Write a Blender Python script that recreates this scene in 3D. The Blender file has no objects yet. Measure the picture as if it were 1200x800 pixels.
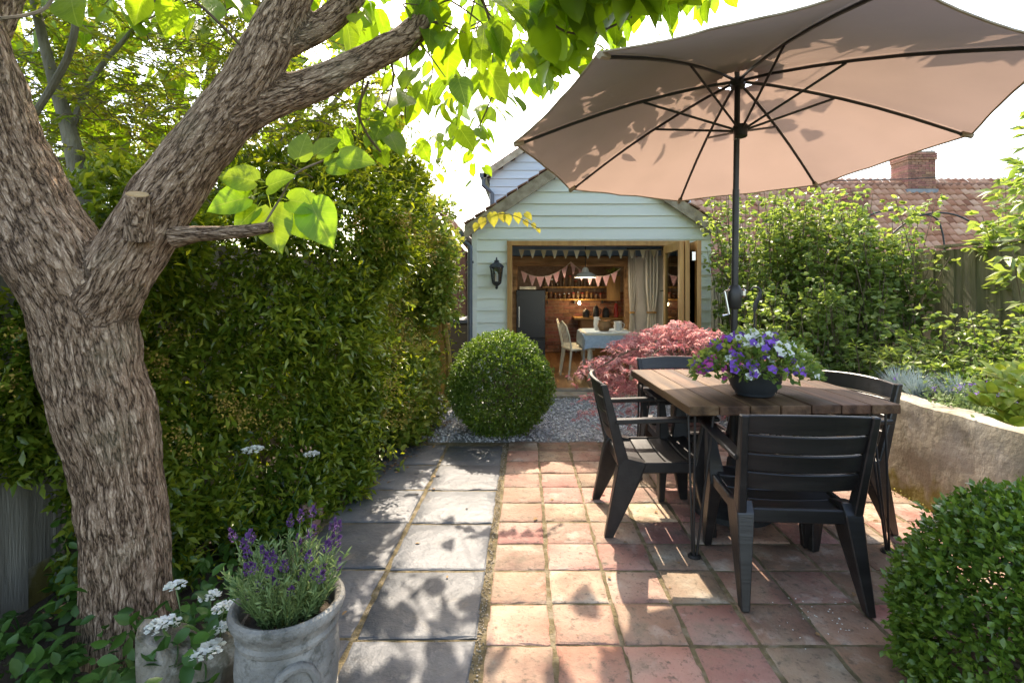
import bpy, bmesh, math, random
import numpy as np
from mathutils import Vector, Matrix, Euler
R = math.radians
random.seed(7); RNG = np.random.default_rng(7)
SC = bpy.context.scene
COL = SC.collection

# ------------------------------------------------------------------ camera, sky, sun, exposure
F, CX, CY, H = 606.0, 616.0, 336.0, 1.42          # focal length in photo pixels, vanishing point, eye height
cam = bpy.data.objects.new('camera', bpy.data.cameras.new('camera')); COL.objects.link(cam)
cam.location = (0, 0, H); cam.rotation_euler = (R(90), 0, 0)
cam.data.sensor_width = 36; cam.data.lens = F/1200*36
cam.data.shift_x = -(CX-600)/1200; cam.data.shift_y = -(400-CY)/1200
cam.data.clip_start = 0.05; cam.data.clip_end = 3000
SC.camera = cam
SUN_EL = R(47.5)
SUN = Vector((-0.045, 1, 0)).normalized()*math.cos(SUN_EL) + Vector((0, 0, math.sin(SUN_EL)))
world = bpy.data.worlds.new('World'); SC.world = world; world.use_nodes = True
wn = world.node_tree
sky = wn.nodes.new('ShaderNodeTexSky'); sky.sky_type = 'NISHITA'; sky.sun_disc = False
sky.sun_elevation = SUN_EL; sky.sun_rotation = math.atan2(SUN.x, SUN.y)
sky.air_density = 1.0; sky.dust_density = 2.2; sky.ozone_density = 1.0
wn.links.new(sky.outputs[0], wn.nodes['Background'].inputs[0])
wn.nodes['Background'].inputs[1].default_value = 0.15
sl = bpy.data.lights.new('sun', 'SUN'); sl.energy = 2.0; sl.angle = R(0.5); sl.color = (1.0, 0.95, 0.88)
so = bpy.data.objects.new('sun', sl); COL.objects.link(so)
so.rotation_euler = SUN.to_track_quat('Z', 'Y').to_euler(); so.location = (0, 10, 14)
vs = SC.view_settings
vs.view_transform = 'Standard'; vs.look = 'None'; vs.gamma = 1.0; vs.use_curve_mapping = False
vs.exposure = 2.4
vs.use_white_balance = True; vs.white_balance_temperature = 7600; vs.white_balance_tint = 12
SC.cycles.max_bounces = 8; SC.cycles.diffuse_bounces = 4; SC.cycles.transmission_bounces = 6
SC.cycles.transparent_max_bounces = 8; SC.cycles.use_denoising = True

# ------------------------------------------------------------------ helpers
def at(px, py, Y):
    return Vector(((px-CX)*Y/F, Y, H-(py-CY)*Y/F))
def pix(p):
    return CX+F*p[0]/p[1], CY-F*(p[2]-H)/p[1]

def mat(name, c1, c2=None, c3=None, scale=6.0, rough=0.6, bump=0.0, bscale=None, stretch=(1, 1, 1), metal=0.0, spec=0.5,
        transl=0.0, tcol=None, attr=None, objvar=0.0, emit=0.0, coord='Object', detail=5.0, coat=0.0, alpha=1.0, speck=None):
    m = bpy.data.materials.new(name); m.use_nodes = True
    nt = m.node_tree; N = nt.nodes; L = nt.links; b = N['Principled BSDF']; out = N['Material Output']
    b.inputs['Roughness'].default_value = rough; b.inputs['Metallic'].default_value = metal
    b.inputs['Specular IOR Level'].default_value = spec; b.inputs['Coat Weight'].default_value = coat
    tc = N.new('ShaderNodeTexCoord'); oi = N.new('ShaderNodeObjectInfo')
    if coord == 'barkco':
        a = N.new('ShaderNodeAttribute'); a.attribute_name = 'barkco'; src = a.outputs['Vector']
    else:
        src = tc.outputs[coord]
    ml = N.new('ShaderNodeVectorMath'); ml.operation = 'MULTIPLY_ADD'; ml.inputs[1].default_value = stretch
    sc = N.new('ShaderNodeMath'); sc.operation = 'MULTIPLY'; sc.inputs[1].default_value = 57.0
    L.new(oi.outputs['Random'], sc.inputs[0]); L.new(src, ml.inputs[0]); L.new(sc.outputs[0], ml.inputs[2])
    col = None
    if c2 is not None:
        n = N.new('ShaderNodeTexNoise'); n.inputs['Scale'].default_value = scale; n.inputs['Detail'].default_value = detail
        L.new(ml.outputs[0], n.inputs['Vector'])
        fac = n.outputs[0]
        rp = N.new('ShaderNodeValToRGB'); e = rp.color_ramp.elements
        if attr:
            a = N.new('ShaderNodeAttribute'); a.attribute_name = attr
            mx = N.new('ShaderNodeMath'); mx.operation = 'MULTIPLY_ADD'; mx.inputs[1].default_value = 0.75; mx.inputs[2].default_value = 0.0
            m2 = N.new('ShaderNodeMath'); m2.operation = 'MULTIPLY_ADD'; m2.inputs[1].default_value = 0.5
            L.new(a.outputs['Fac'], mx.inputs[0]); L.new(fac, m2.inputs[0]); L.new(mx.outputs[0], m2.inputs[2]); fac = m2.outputs[0]
            e[0].position = 0.15; e[1].position = 0.95
        else:
            e[0].position = 0.33; e[1].position = 0.67
        e[0].color = (*c1, 1); e[1].color = (*c2, 1)
        if c3 is not None:
            k = rp.color_ramp.elements.new(0.5); k.color = (*c2, 1); e = rp.color_ramp.elements; e[len(e)-1].color = (*c3, 1)
        L.new(fac, rp.inputs[0]); col = rp.outputs[0]
    else:
        rg = N.new('ShaderNodeRGB'); rg.outputs[0].default_value = (*c1, 1); col = rg.outputs[0]
    if objvar:
        hs = N.new('ShaderNodeHueSaturation'); ma = N.new('ShaderNodeMapRange')
        ma.inputs['To Min'].default_value = 1-objvar; ma.inputs['To Max'].default_value = 1+objvar
        L.new(oi.outputs['Random'], ma.inputs['Value']); L.new(ma.outputs[0], hs.inputs['Value'])
        mb = N.new('ShaderNodeMapRange'); mb.inputs['To Min'].default_value = 0.5-objvar*0.06; mb.inputs['To Max'].default_value = 0.5+objvar*0.06
        fr = N.new('ShaderNodeMath'); fr.operation = 'FRACT'; L.new(sc.outputs[0], fr.inputs[0]); L.new(fr.outputs[0], mb.inputs['Value'])
        L.new(mb.outputs[0], hs.inputs['Hue']); L.new(col, hs.inputs['Color']); col = hs.outputs[0]
    for sp_ in (speck or ()):
        scol, sscale, lo, hi, amt = sp_
        n3 = N.new('ShaderNodeTexNoise'); n3.inputs['Scale'].default_value = sscale; n3.inputs['Detail'].default_value = 7; n3.inputs['Roughness'].default_value = 0.65
        L.new(ml.outputs[0], n3.inputs['Vector']); mr = N.new('ShaderNodeMapRange'); mr.inputs['From Min'].default_value = lo; mr.inputs['From Max'].default_value = hi; mr.inputs['To Max'].default_value = amt
        L.new(n3.outputs[0], mr.inputs['Value']); mm = N.new('ShaderNodeMix'); mm.data_type = 'RGBA'; L.new(mr.outputs[0], mm.inputs[0]); L.new(col, mm.inputs[6]); mm.inputs[7].default_value = (*scol, 1); col = mm.outputs[2]
    L.new(col, b.inputs['Base Color'])
    if bump:
        n2 = N.new('ShaderNodeTexNoise'); n2.inputs['Scale'].default_value = bscale or scale*4; n2.inputs['Detail'].default_value = 8
        n2.inputs['Roughness'].default_value = 0.6
        L.new(ml.outputs[0], n2.inputs['Vector']); bp = N.new('ShaderNodeBump'); bp.inputs['Strength'].default_value = bump; bp.inputs['Distance'].default_value = 0.02
        L.new(n2.outputs[0], bp.inputs['Height']); L.new(bp.outputs[0], b.inputs['Normal'])
    if emit:
        L.new(col, b.inputs['Emission Color']); b.inputs['Emission Strength'].default_value = emit
    if transl:
        t = N.new('ShaderNodeBsdfTranslucent'); mxs = N.new('ShaderNodeMixShader'); mxs.inputs[0].default_value = transl
        if tcol:
            hm = N.new('ShaderNodeMix'); hm.data_type = 'RGBA'; hm.blend_type = 'MULTIPLY'; hm.inputs[0].default_value = 1.0
            L.new(col, hm.inputs[6]); hm.inputs[7].default_value = (*tcol, 1); L.new(hm.outputs[2], t.inputs[0])
        else:
            L.new(col, t.inputs[0])
        L.new(b.outputs[0], mxs.inputs[1]); L.new(t.outputs[0], mxs.inputs[2]); L.new(mxs.outputs[0], out.inputs[0])
    return m

def add_midrib(m, col):
    nt = m.node_tree; N = nt.nodes; L = nt.links; b = N['Principled BSDF']; tc = N.new('ShaderNodeTexCoord'); sx = N.new('ShaderNodeSeparateXYZ'); L.new(tc.outputs['Object'], sx.inputs[0])
    ab = N.new('ShaderNodeMath'); ab.operation = 'ABSOLUTE'; L.new(sx.outputs[0], ab.inputs[0])
    # side veins: stripes in (y - |x|*0.8)
    vv = N.new('ShaderNodeMath'); vv.operation = 'MULTIPLY_ADD'; vv.inputs[1].default_value = -0.8; L.new(ab.outputs[0], vv.inputs[0]); L.new(sx.outputs[1], vv.inputs[2])
    wv = N.new('ShaderNodeMath'); wv.operation = 'PINGPONG'; wv.inputs[1].default_value = 0.075; L.new(vv.outputs[0], wv.inputs[0])
    r1 = N.new('ShaderNodeMapRange'); r1.inputs['From Min'].default_value = 0.006; r1.inputs['From Max'].default_value = 0.018; r1.inputs['To Min'].default_value = .75; r1.inputs['To Max'].default_value = 0; L.new(ab.outputs[0], r1.inputs['Value'])
    r2 = N.new('ShaderNodeMapRange'); r2.inputs['From Min'].default_value = 0.002; r2.inputs['From Max'].default_value = 0.01; r2.inputs['To Min'].default_value = .45; r2.inputs['To Max'].default_value = 0; L.new(wv.outputs[0], r2.inputs['Value'])
    mxx = N.new('ShaderNodeMath'); mxx.operation = 'MAXIMUM'; L.new(r1.outputs[0], mxx.inputs[0]); L.new(r2.outputs[0], mxx.inputs[1])
    src = b.inputs['Base Color'].links[0].from_socket; mi = N.new('ShaderNodeMix'); mi.data_type = 'RGBA'; L.new(mxx.outputs[0], mi.inputs[0]); L.new(src, mi.inputs[6]); mi.inputs[7].default_value = (*col, 1)
    for l in list(src.links):
        if l.to_node != mi: L.new(mi.outputs[2], l.to_socket)

def glass(name, tint=(0.9, 0.95, 0.95), mixf=0.12):
    m = bpy.data.materials.new(name); m.use_nodes = True; nt = m.node_tree; N = nt.nodes; L = nt.links
    N.remove(N['Principled BSDF']); t = N.new('ShaderNodeBsdfTransparent'); t.inputs[0].default_value = (*tint, 1)
    g = N.new('ShaderNodeBsdfGlossy'); g.inputs['Roughness'].default_value = 0.03
    mx = N.new('ShaderNodeMixShader'); fr = N.new('ShaderNodeFresnel'); fr.inputs[0].default_value = 1.5
    ad = N.new('ShaderNodeMath'); ad.inputs[1].default_value = mixf
    L.new(fr.outputs[0], ad.inputs[0]); L.new(ad.outputs[0], mx.inputs[0]); L.new(t.outputs[0], mx.inputs[1]); L.new(g.outputs[0], mx.inputs[2])
    L.new(mx.outputs[0], N['Material Output'].inputs[0])
    return m

def wpos(o):
    v = Vector((0, 0, 0))
    while o is not None:
        v += o.location; o = o.parent
    return v

def tag(o, label=None, cat=None, group=None, kind=None):
    if label: o['label'] = label
    if cat: o['category'] = cat
    if group: o['group'] = group
    if kind: o['kind'] = kind
    return o

def thing(name, loc, label, cat, group=None):
    o = bpy.data.objects.new(name, None); COL.objects.link(o); o.location = loc; o.empty_display_size = 0.1
    return tag(o, label, cat, group)

def link_mesh(name, me, m, parent=None, loc=(0, 0, 0)):
    o = bpy.data.objects.new(name, me); COL.objects.link(o)
    if m is not None and not me.materials: me.materials.append(m)
    o.parent = parent; o.location = loc
    return o

class MB:
    def __init__(s): s.v = []; s.f = []
    def add(s, vs, fs):
        n = len(s.v); s.v += [tuple(v) for v in vs]; s.f += [tuple(i+n for i in f) for f in fs]; return s
    def box(s, c, size, rot=None):
        hx, hy, hz = (d/2 for d in size)
        vs = [Vector(p) for p in ((-hx,-hy,-hz),(hx,-hy,-hz),(hx,hy,-hz),(-hx,hy,-hz),(-hx,-hy,hz),(hx,-hy,hz),(hx,hy,hz),(-hx,hy,hz))]
        if rot is not None:
            q = rot if isinstance(rot, Matrix) else Euler(rot).to_matrix(); vs = [q @ v for v in vs]
        return s.add([v+Vector(c) for v in vs], [(0,3,2,1),(4,5,6,7),(0,1,5,4),(1,2,6,5),(2,3,7,6),(3,0,4,7)])
    def hexa(s, a, b):           # two matching quads, bottom loop and top loop
        return s.add(list(a)+list(b), [(3,2,1,0),(4,5,6,7),(0,1,5,4),(1,2,6,5),(2,3,7,6),(3,0,4,7)])
    def bar(s, p0, p1, s0, s1=None, side=(1, 0, 0)):   # tapered rectangular bar; s = (size along side, size across)
        p0, p1 = Vector(p0), Vector(p1); s1 = s1 or s0; d = (p1-p0).normalized(); x = Vector(side); x = (x-d*x.dot(d)).normalized(); y = d.cross(x)
        q = lambda p, z: [p-x*z[0]/2-y*z[1]/2, p+x*z[0]/2-y*z[1]/2, p+x*z[0]/2+y*z[1]/2, p-x*z[0]/2+y*z[1]/2]
        return s.hexa(q(p0, s0), q(p1, s1))
    def prism(s, pts, axis, a, b):   # polygon in the plane across axis, extruded from a to b
        def p3(p, t): return {0: (t, p[0], p[1]), 1: (p[0], t, p[1]), 2: (p[0], p[1], t)}[axis]
        n = len(pts)
        return s.add([p3(p, a) for p in pts]+[p3(p, b) for p in pts], [tuple(range(n))[::-1], tuple(range(n, 2*n))]+[(i, (i+1) % n, n+(i+1) % n, n+i) for i in range(n)])
    def tube(s, pts, rad, n=8, cap=True):
        pts = [Vector(p) for p in pts]; k = len(pts)
        if not hasattr(rad, '__len__'): rad = [rad]*k
        t = (pts[1]-pts[0]).normalized(); u = t.orthogonal().normalized(); base = len(s.v); vs = []
        for i, p in enumerate(pts):
            t = (pts[min(i+1, k-1)]-pts[max(i-1, 0)]).normalized(); u = (u-t*u.dot(t)).normalized(); w = t.cross(u)
            vs += [p+(u*math.cos(a)+w*math.sin(a))*rad[i] for a in (2*math.pi*j/n for j in range(n))]
        fs = [(i*n+j, i*n+(j+1) % n, (i+1)*n+(j+1) % n, (i+1)*n+j) for i in range(k-1) for j in range(n)]
        if cap: fs += [tuple(range(n))[::-1], tuple(range((k-1)*n, k*n))]
        return s.add(vs, fs)
    def lathe(s, prof, c=(0, 0, 0), n=24, cap=True):   # prof = [(r, z)]
        vs = [(c[0]+r*math.cos(2*math.pi*j/n), c[1]+r*math.sin(2*math.pi*j/n), c[2]+z) for r, z in prof for j in range(n)]
        k = len(prof); fs = [(i*n+j, i*n+(j+1) % n, (i+1)*n+(j+1) % n, (i+1)*n+j) for i in range(k-1) for j in range(n)]
        if cap: fs += [tuple(range(n))[::-1], tuple(range((k-1)*n, k*n))]
        return s.add(vs, fs)
    def build(s, name, m, parent=None, smooth=False, bevel=0.0, mod=None):
        V = np.array(s.v, float); c = (V.min(0)+V.max(0))/2
        me = bpy.data.meshes.new(name); me.from_pydata((V-c).tolist(), [], s.f); me.validate()
        bm = bmesh.new(); bm.from_mesh(me); bmesh.ops.recalc_face_normals(bm, faces=bm.faces)
        if bevel: bmesh.ops.bevel(bm, geom=list(bm.edges), offset=bevel, segments=1, affect='EDGES', clamp_overlap=True)
        bm.to_mesh(me); bm.free()
        if smooth:
            me.polygons.foreach_set('use_smooth', [True]*len(me.polygons)); me.set_sharp_from_angle(angle=R(40))
        return link_mesh(name, me, m, parent, Vector(c)-wpos(parent))

def part(name, m, parent, fn, **k):
    b = MB(); fn(b); return b.build(name, m, parent, **k)

def struct(o):
    o['kind'] = 'structure'; return o

def copy_tree(o, parent=None):
    c = o.copy(); COL.objects.link(c); c.parent = parent
    for ch in o.children: copy_tree(ch, c)
    return c

# value noise on a lattice, vectorised
_LAT = RNG.random((32, 32, 32))
def vnoise(p):
    p = np.asarray(p, float); i = np.floor(p).astype(int); f = p-i; f = f*f*(3-2*f); r = 0
    for dx in (0, 1):
        for dy in (0, 1):
            for dz in (0, 1):
                w = np.where(dx, f[..., 0], 1-f[..., 0])*np.where(dy, f[..., 1], 1-f[..., 1])*np.where(dz, f[..., 2], 1-f[..., 2])
                r = r+w*_LAT[(i[..., 0]+dx) % 32, (i[..., 1]+dy) % 32, (i[..., 2]+dz) % 32]
    return r
def fbm(p, o=4):
    p = np.asarray(p, float); r = 0; a = 0.5
    for k in range(o): r = r+a*vnoise(p*2**k+k*7.3); a *= 0.5
    return r

# leaf templates: verts (x across, y along, z up), faces
T_DIA = (np.array([(0,0,0),(-.3,.45,.08),(0,.5,0),(.3,.45,.08),(0,1,-.06)]), [(0,2,1),(0,3,2),(1,2,4),(2,3,4)])
T_OV = (np.array([(0,0,0),(-.22,.22,.06),(0,.25,0),(.22,.22,.06),(-.3,.5,.07),(0,.52,-.02),(.3,.5,.07),(-.18,.8,.02),(0,.82,-.06),(.18,.8,.02),(0,1,-.12)]),
        [(0,2,1),(0,3,2),(1,2,5,4),(2,3,6,5),(4,5,8,7),(5,6,9,8),(7,8,10),(8,9,10)])
T_LAN = (np.array([(0,0,0),(-.18,.42,.07),(0,.46,0),(.18,.42,.07),(0,1,-.1)]), [(0,2,1),(0,3,2),(1,2,4),(2,3,4)])
T_NAR = (np.array([(0,0,0),(-.11,.45,.02),(.11,.45,.02),(0,1,-.12)]), [(0,2,3,1)])
def _palm():
    v = []; f = []
    for a in (-75, -38, 0, 38, 75):
        c, s = math.sin(R(a)), math.cos(R(a)); l = 1-abs(a)/160; n = len(v)
        for x, y, z in ((0, 0, 0), (-.07, .5, .02), (.07, .5, .02), (0, 1, -.18)):
            y *= l; v.append((x*s+y*c, -x*c+y*s, z))
        f.append((n, n+2, n+3, n+1))
    return np.array(v), f
T_PALM = _palm()
def _petal(k=5):
    v = [(0, 0, -.15)]; f = []
    for i in range(2*k):
        a = math.pi*i/k; r = 1 if i % 2 == 0 else .72; v.append((r*math.cos(a), r*math.sin(a), .12))
    for i in range(2*k): f.append((0, 1+i, 1+(i+1) % (2*k)))
    return np.array(v), f
T_FLOWER = _petal()
def _tr(t):
    out = []
    for f in t[1]:
        for i in range(1, len(f)-1): out.append((f[0], f[i], f[i+1]))
    return t[0], np.array(out)

def frames(D, U):
    D = D/np.linalg.norm(D, axis=1, keepdims=True); B = np.cross(D, U); ln = np.linalg.norm(B, axis=1, keepdims=True); B = B/np.maximum(ln, 1e-6); Nn = np.cross(B, D)
    return B, D, Nn

def rdir(n, zb=0.0):
    v = RNG.normal(size=(n, 3)); v /= np.linalg.norm(v, axis=1, keepdims=True); v[:, 2] += zb; return v

def leaves(name, P, D, size, tmpl, m, parent, U=None, stuff=True, ujit=0.7, rnd=None):
    P = np.asarray(P, float); n = len(P); tv, tf = _tr(tmpl)
    U = np.tile([0, 0, 1.0], (n, 1)) if U is None else np.asarray(U, float)
    U = U+RNG.normal(size=(n, 3))*ujit
    B, Dn, Nn = frames(np.asarray(D, float), U); s = np.broadcast_to(np.asarray(size, float), (n,))[:, None, None]
    V = P[:, None, :]+s*(tv[None, :, 0:1]*B[:, None]+tv[None, :, 1:2]*Dn[:, None]+tv[None, :, 2:3]*Nn[:, None])
    k = len(tv); Fc = (tf[None]+(np.arange(n)*k)[:, None, None]).reshape(-1)
    V = V.reshape(-1, 3); c = (V.min(0)+V.max(0))/2
    me = bpy.data.meshes.new(name); me.vertices.add(len(V)); me.vertices.foreach_set('co', (V-c).astype(np.float32).ravel())
    nf = len(Fc)//3; me.loops.add(len(Fc)); me.loops.foreach_set('vertex_index', Fc.astype(np.int32)); me.polygons.add(nf)
    me.polygons.foreach_set('loop_start', np.arange(0, 3*nf, 3, dtype=np.int32))
    r = RNG.random(n) if rnd is None else np.asarray(rnd)
    a = me.attributes.new('rnd', 'FLOAT', 'POINT'); a.data.foreach_set('value', np.repeat(r, k).astype(np.float32))
    me.update(); me.validate()
    o = link_mesh(name, me, m, parent, Vector(c)-wpos(parent))
    if stuff: o['kind'] = 'stuff'
    return o

# ------------------------------------------------------------------ materials
M = {}
M['soil'] = mat('soil', (0.035, 0.024, 0.015), (0.07, 0.05, 0.032), scale=9, rough=0.95, bump=0.8, bscale=40)
M['lawn'] = mat('far_ground', (0.04, 0.06, 0.02), (0.08, 0.09, 0.035), scale=1.5, rough=0.95)
M['joint'] = mat('mossy_joint', (0.1, 0.075, 0.035), (0.17, 0.13, 0.06), (0.26, 0.21, 0.14), scale=14, rough=0.95, bump=0.9, bscale=90)
M['gravelbed'] = mat('gravel_bed', (0.2, 0.2, 0.19), (0.36, 0.35, 0.33), scale=70, rough=0.9, bump=0.8, bscale=140)
M['pebble'] = mat('pebble', (0.2, 0.2, 0.2), (0.42, 0.41, 0.4), (0.62, 0.6, 0.56), scale=8, rough=0.8, attr='rnd')
M['grit'] = mat('joint_grit', (0.09, 0.065, 0.035), (0.2, 0.16, 0.1), (0.36, 0.31, 0.24), scale=8, rough=0.9, attr='rnd')
M['slate'] = mat('riven_slate', (0.05, 0.056, 0.063), (0.079, 0.085, 0.092), (0.112, 0.115, 0.118), scale=3.2, rough=0.55, bump=0.6, bscale=14, objvar=0.16, speck=(((.04, .043, .047), 9, .55, .68, .6), ((.3, .28, .24), 14, .62, .72, .35), ((.14, .11, .07), 4, .6, .75, .5)))
M['terra'] = mat('terracotta', (0.25, 0.108, 0.072), (0.33, 0.175, 0.125), (0.37, 0.245, 0.18), scale=3.5, rough=0.8, bump=0.5, bscale=40, objvar=0.24, detail=8, speck=(((.08, .06, .04), 30, .55, .68, .8), ((.09, .08, .05), 7, .53, .72, .6), ((.5, .42, .34), 5, .56, .7, .5), ((.05, .045, .03), 70, .6, .7, .6)))
M['terra_b'] = mat('weathered_terracotta', (0.22, 0.125, 0.085), (0.31, 0.205, 0.14), (0.35, 0.275, 0.2), scale=5, rough=0.85, bump=0.5, bscale=40, objvar=0.24, detail=8, speck=(((.08, .06, .04), 30, .55, .68, .8), ((.09, .08, .05), 7, .53, .72, .6), ((.5, .42, .34), 5, .56, .7, .5), ((.05, .045, .03), 70, .6, .7, .6)))
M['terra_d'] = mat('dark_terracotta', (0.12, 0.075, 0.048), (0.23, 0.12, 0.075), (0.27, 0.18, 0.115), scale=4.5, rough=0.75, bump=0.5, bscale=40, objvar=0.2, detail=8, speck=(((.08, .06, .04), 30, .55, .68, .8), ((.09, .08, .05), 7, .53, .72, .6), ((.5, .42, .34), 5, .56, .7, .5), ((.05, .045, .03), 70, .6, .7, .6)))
def bark_mat():
    m = bpy.data.materials.new('bark'); m.use_nodes = True; nt = m.node_tree; N = nt.nodes; L = nt.links; b = N['Principled BSDF']; b.inputs['Roughness'].default_value = .95; b.inputs['Specular IOR Level'].default_value = .2
    a = N.new('ShaderNodeAttribute'); a.attribute_name = 'barkco'; g = N.new('ShaderNodeNewGeometry')
    def noise(sc, det, src, rough=.55):
        n = N.new('ShaderNodeTexNoise'); n.inputs['Scale'].default_value = sc; n.inputs['Detail'].default_value = det; n.inputs['Roughness'].default_value = rough; L.new(src, n.inputs['Vector']); return n.outputs[0]
    def mth(op, x, y):
        n = N.new('ShaderNodeMath'); n.operation = op
        for k, v in enumerate((x, y)):
            if v is None: continue
            if isinstance(v, (int, float)): n.inputs[k].default_value = v
            else: L.new(v, n.inputs[k])
        return n.outputs[0]
    def plate(sc, gain): return mth('MINIMUM', mth('MULTIPLY', mth('ABSOLUTE', mth('SUBTRACT', noise(sc, 3, a.outputs['Vector']), .5), None), gain), 1.0)
    p1, p2 = plate(1.25, 12), plate(2.8, 9); fine = noise(6, 5, a.outputs['Vector'], .7)
    h = mth('ADD', mth('ADD', mth('MULTIPLY', p1, .6), mth('MULTIPLY', p2, .35)), mth('MULTIPLY', fine, .35))
    rp = N.new('ShaderNodeValToRGB'); e = rp.color_ramp.elements; e[0].position = .2; e[0].color = (.045, .025, .015, 1); e[1].position = 1.0; e[1].color = (.56, .4, .28, 1)
    k = e.new(.55); k.color = (.29, .185, .115, 1); k = e.new(.8); k.color = (.44, .295, .195, 1)
    L.new(mth('MULTIPLY', h, .85), rp.inputs[0])
    li = N.new('ShaderNodeMix'); li.data_type = 'RGBA'; mr = N.new('ShaderNodeMapRange'); mr.inputs['From Min'].default_value = .52; mr.inputs['From Max'].default_value = .7; mr.inputs['To Max'].default_value = .35
    L.new(noise(3.2, 8, g.outputs['Position'], .65), mr.inputs['Value']); L.new(mr.outputs[0], li.inputs[0]); L.new(rp.outputs[0], li.inputs[6]); li.inputs[7].default_value = (.24, .23, .14, 1)
    L.new(li.outputs[2], b.inputs['Base Color']); bp = N.new('ShaderNodeBump'); bp.inputs['Strength'].default_value = 1.0; bp.inputs['Distance'].default_value = .03; L.new(h, bp.inputs['Height']); L.new(bp.outputs[0], b.inputs['Normal'])
    return m
M['bark'] = bark_mat()
M['twig'] = mat('twig', (0.09, 0.065, 0.04), (0.17, 0.13, 0.08), scale=20, rough=0.9)
M['greybark'] = mat('grey_bark', (0.09, 0.08, 0.055), (0.2, 0.18, 0.13), scale=14, rough=0.95, bump=1.0, bscale=40, stretch=(1, 1, .3))
M['stubbark'] = mat('stub_bark', (0.15, 0.095, 0.055), (0.27, 0.19, 0.12), scale=22, rough=0.9, bump=.9, bscale=40, stretch=(1, 1, .4))
M['drybranch'] = mat('dry_branch', (0.2, 0.15, 0.09), (0.34, 0.27, 0.18), (0.4, 0.34, 0.25), scale=14, rough=0.9, bump=.9, bscale=50, stretch=(.4, 1, 1))
M['cutwood'] = mat('cut_wood', (0.33, 0.2, 0.09), (0.42, 0.28, 0.14), scale=30, rough=0.85, bump=0.3)
M['catalpa'] = mat('catalpa_leaf', (0.1, 0.19, 0.014), (0.15, 0.26, 0.02), scale=3, rough=0.42, transl=0.6, tcol=(2.1, 1.85, 0.8), objvar=0.2, bump=0.25, bscale=14)
add_midrib(M['catalpa'], (.22, .32, .06))
M['catalpa2'] = mat('catalpa_leaf_mass', (0.1, 0.19, 0.014), (0.15, 0.26, 0.02), scale=3, rough=0.42, transl=0.58, tcol=(2.1, 1.85, 0.8), attr='rnd')
M['yellowleaf'] = mat('yellow_leaf', (0.33, 0.3, 0.03), (0.42, 0.38, 0.05), scale=4, rough=0.5, transl=0.5, objvar=0.15)
M['hedge'] = mat('hedge_leaf', (0.036, 0.08, 0.01), (0.1, 0.165, 0.018), (0.22, 0.27, 0.035), scale=1.6, rough=0.25, transl=0.44, tcol=(1.8, 1.6, .6), attr='rnd')
M['spent'] = mat('spent_flower', (0.2, 0.13, 0.02), (0.4, 0.28, 0.05), scale=4, rough=0.9, attr='rnd')
M['feather'] = mat('feathery_leaf', (0.07, 0.125, 0.016), (0.13, 0.2, 0.022), (0.21, 0.21, 0.035), scale=2, rough=0.5, transl=0.55, tcol=(2.1, 1.8, .7), attr='rnd')
M['lime'] = mat('lime_leaf', (0.09, 0.17, 0.015), (0.19, 0.27, 0.03), (0.34, 0.32, 0.05), scale=3, rough=0.45, transl=0.45, attr='rnd')
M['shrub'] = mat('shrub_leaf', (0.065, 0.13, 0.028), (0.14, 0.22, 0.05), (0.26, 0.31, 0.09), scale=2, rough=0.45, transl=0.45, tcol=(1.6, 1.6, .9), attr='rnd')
M['box'] = mat('box_leaf', (0.05, 0.1, 0.014), (0.1, 0.175, 0.022), (0.19, 0.27, 0.035), scale=6, rough=0.4, transl=0.38, tcol=(1.3, 1.3, .8), attr='rnd')
M['boxdark'] = mat('box_leaf_deep', (0.045, 0.105, 0.015), (0.085, 0.165, 0.022), (0.15, 0.235, 0.034), scale=6, rough=0.26, transl=0.36, tcol=(1.5, 1.45, .8), attr='rnd')
M['maple'] = mat('maple_leaf', (0.28, 0.085, 0.1), (0.5, 0.22, 0.225), (0.64, 0.44, 0.4), scale=5, rough=0.4, transl=0.45, tcol=(1.25, 1, 1), attr='rnd')
M['ground_leaf'] = mat('ground_leaf', (0.03, 0.085, 0.012), (0.065, 0.15, 0.02), scale=4, rough=0.5, transl=0.3, objvar=0.2, attr='rnd')
M['blade'] = mat('blue_grass', (0.16, 0.24, 0.24), (0.34, 0.42, 0.42), scale=6, rough=0.6, transl=0.2, attr='rnd')
M['lavleaf'] = mat('lavender_leaf', (0.1, 0.17, 0.05), (0.21, 0.29, 0.1), scale=10, rough=0.6, transl=0.3, attr='rnd')
M['lavflower'] = mat('lavender_flower', (0.035, 0.012, 0.06), (0.13, 0.045, 0.19), scale=30, rough=0.7, attr='rnd', transl=.2)
M['purple'] = mat('purple_petal', (0.16, 0.05, 0.42), (0.3, 0.12, 0.6), scale=20, rough=0.6, transl=.3, objvar=.2)
M['magenta'] = mat('magenta_petal', (0.5, 0.03, 0.28), (0.6, 0.1, 0.4), scale=20, rough=0.6, transl=.3)
M['whitepetal'] = mat('white_petal', (0.7, 0.72, 0.62), (0.8, 0.8, 0.76), scale=20, rough=0.6, transl=.3)
M['concrete'] = mat('rendered_wall', (0.23, 0.2, 0.14), (0.33, 0.295, 0.225), (0.44, 0.405, 0.33), scale=2.6, rough=0.9, bump=0.5, bscale=16, detail=9, speck=(((.13, .11, .06), 4, .5, .68, .7), ((.1, .09, .06), 40, .58, .7, .5), ((.5, .47, .42), 6, .6, .7, .5)))
M['fence'] = mat('weathered_fence', (0.1, 0.1, 0.042), (0.17, 0.16, 0.075), (0.24, 0.205, 0.12), scale=4, rough=0.9, bump=0.5, bscale=22, stretch=(3, 3, .35), objvar=0.18)
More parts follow.
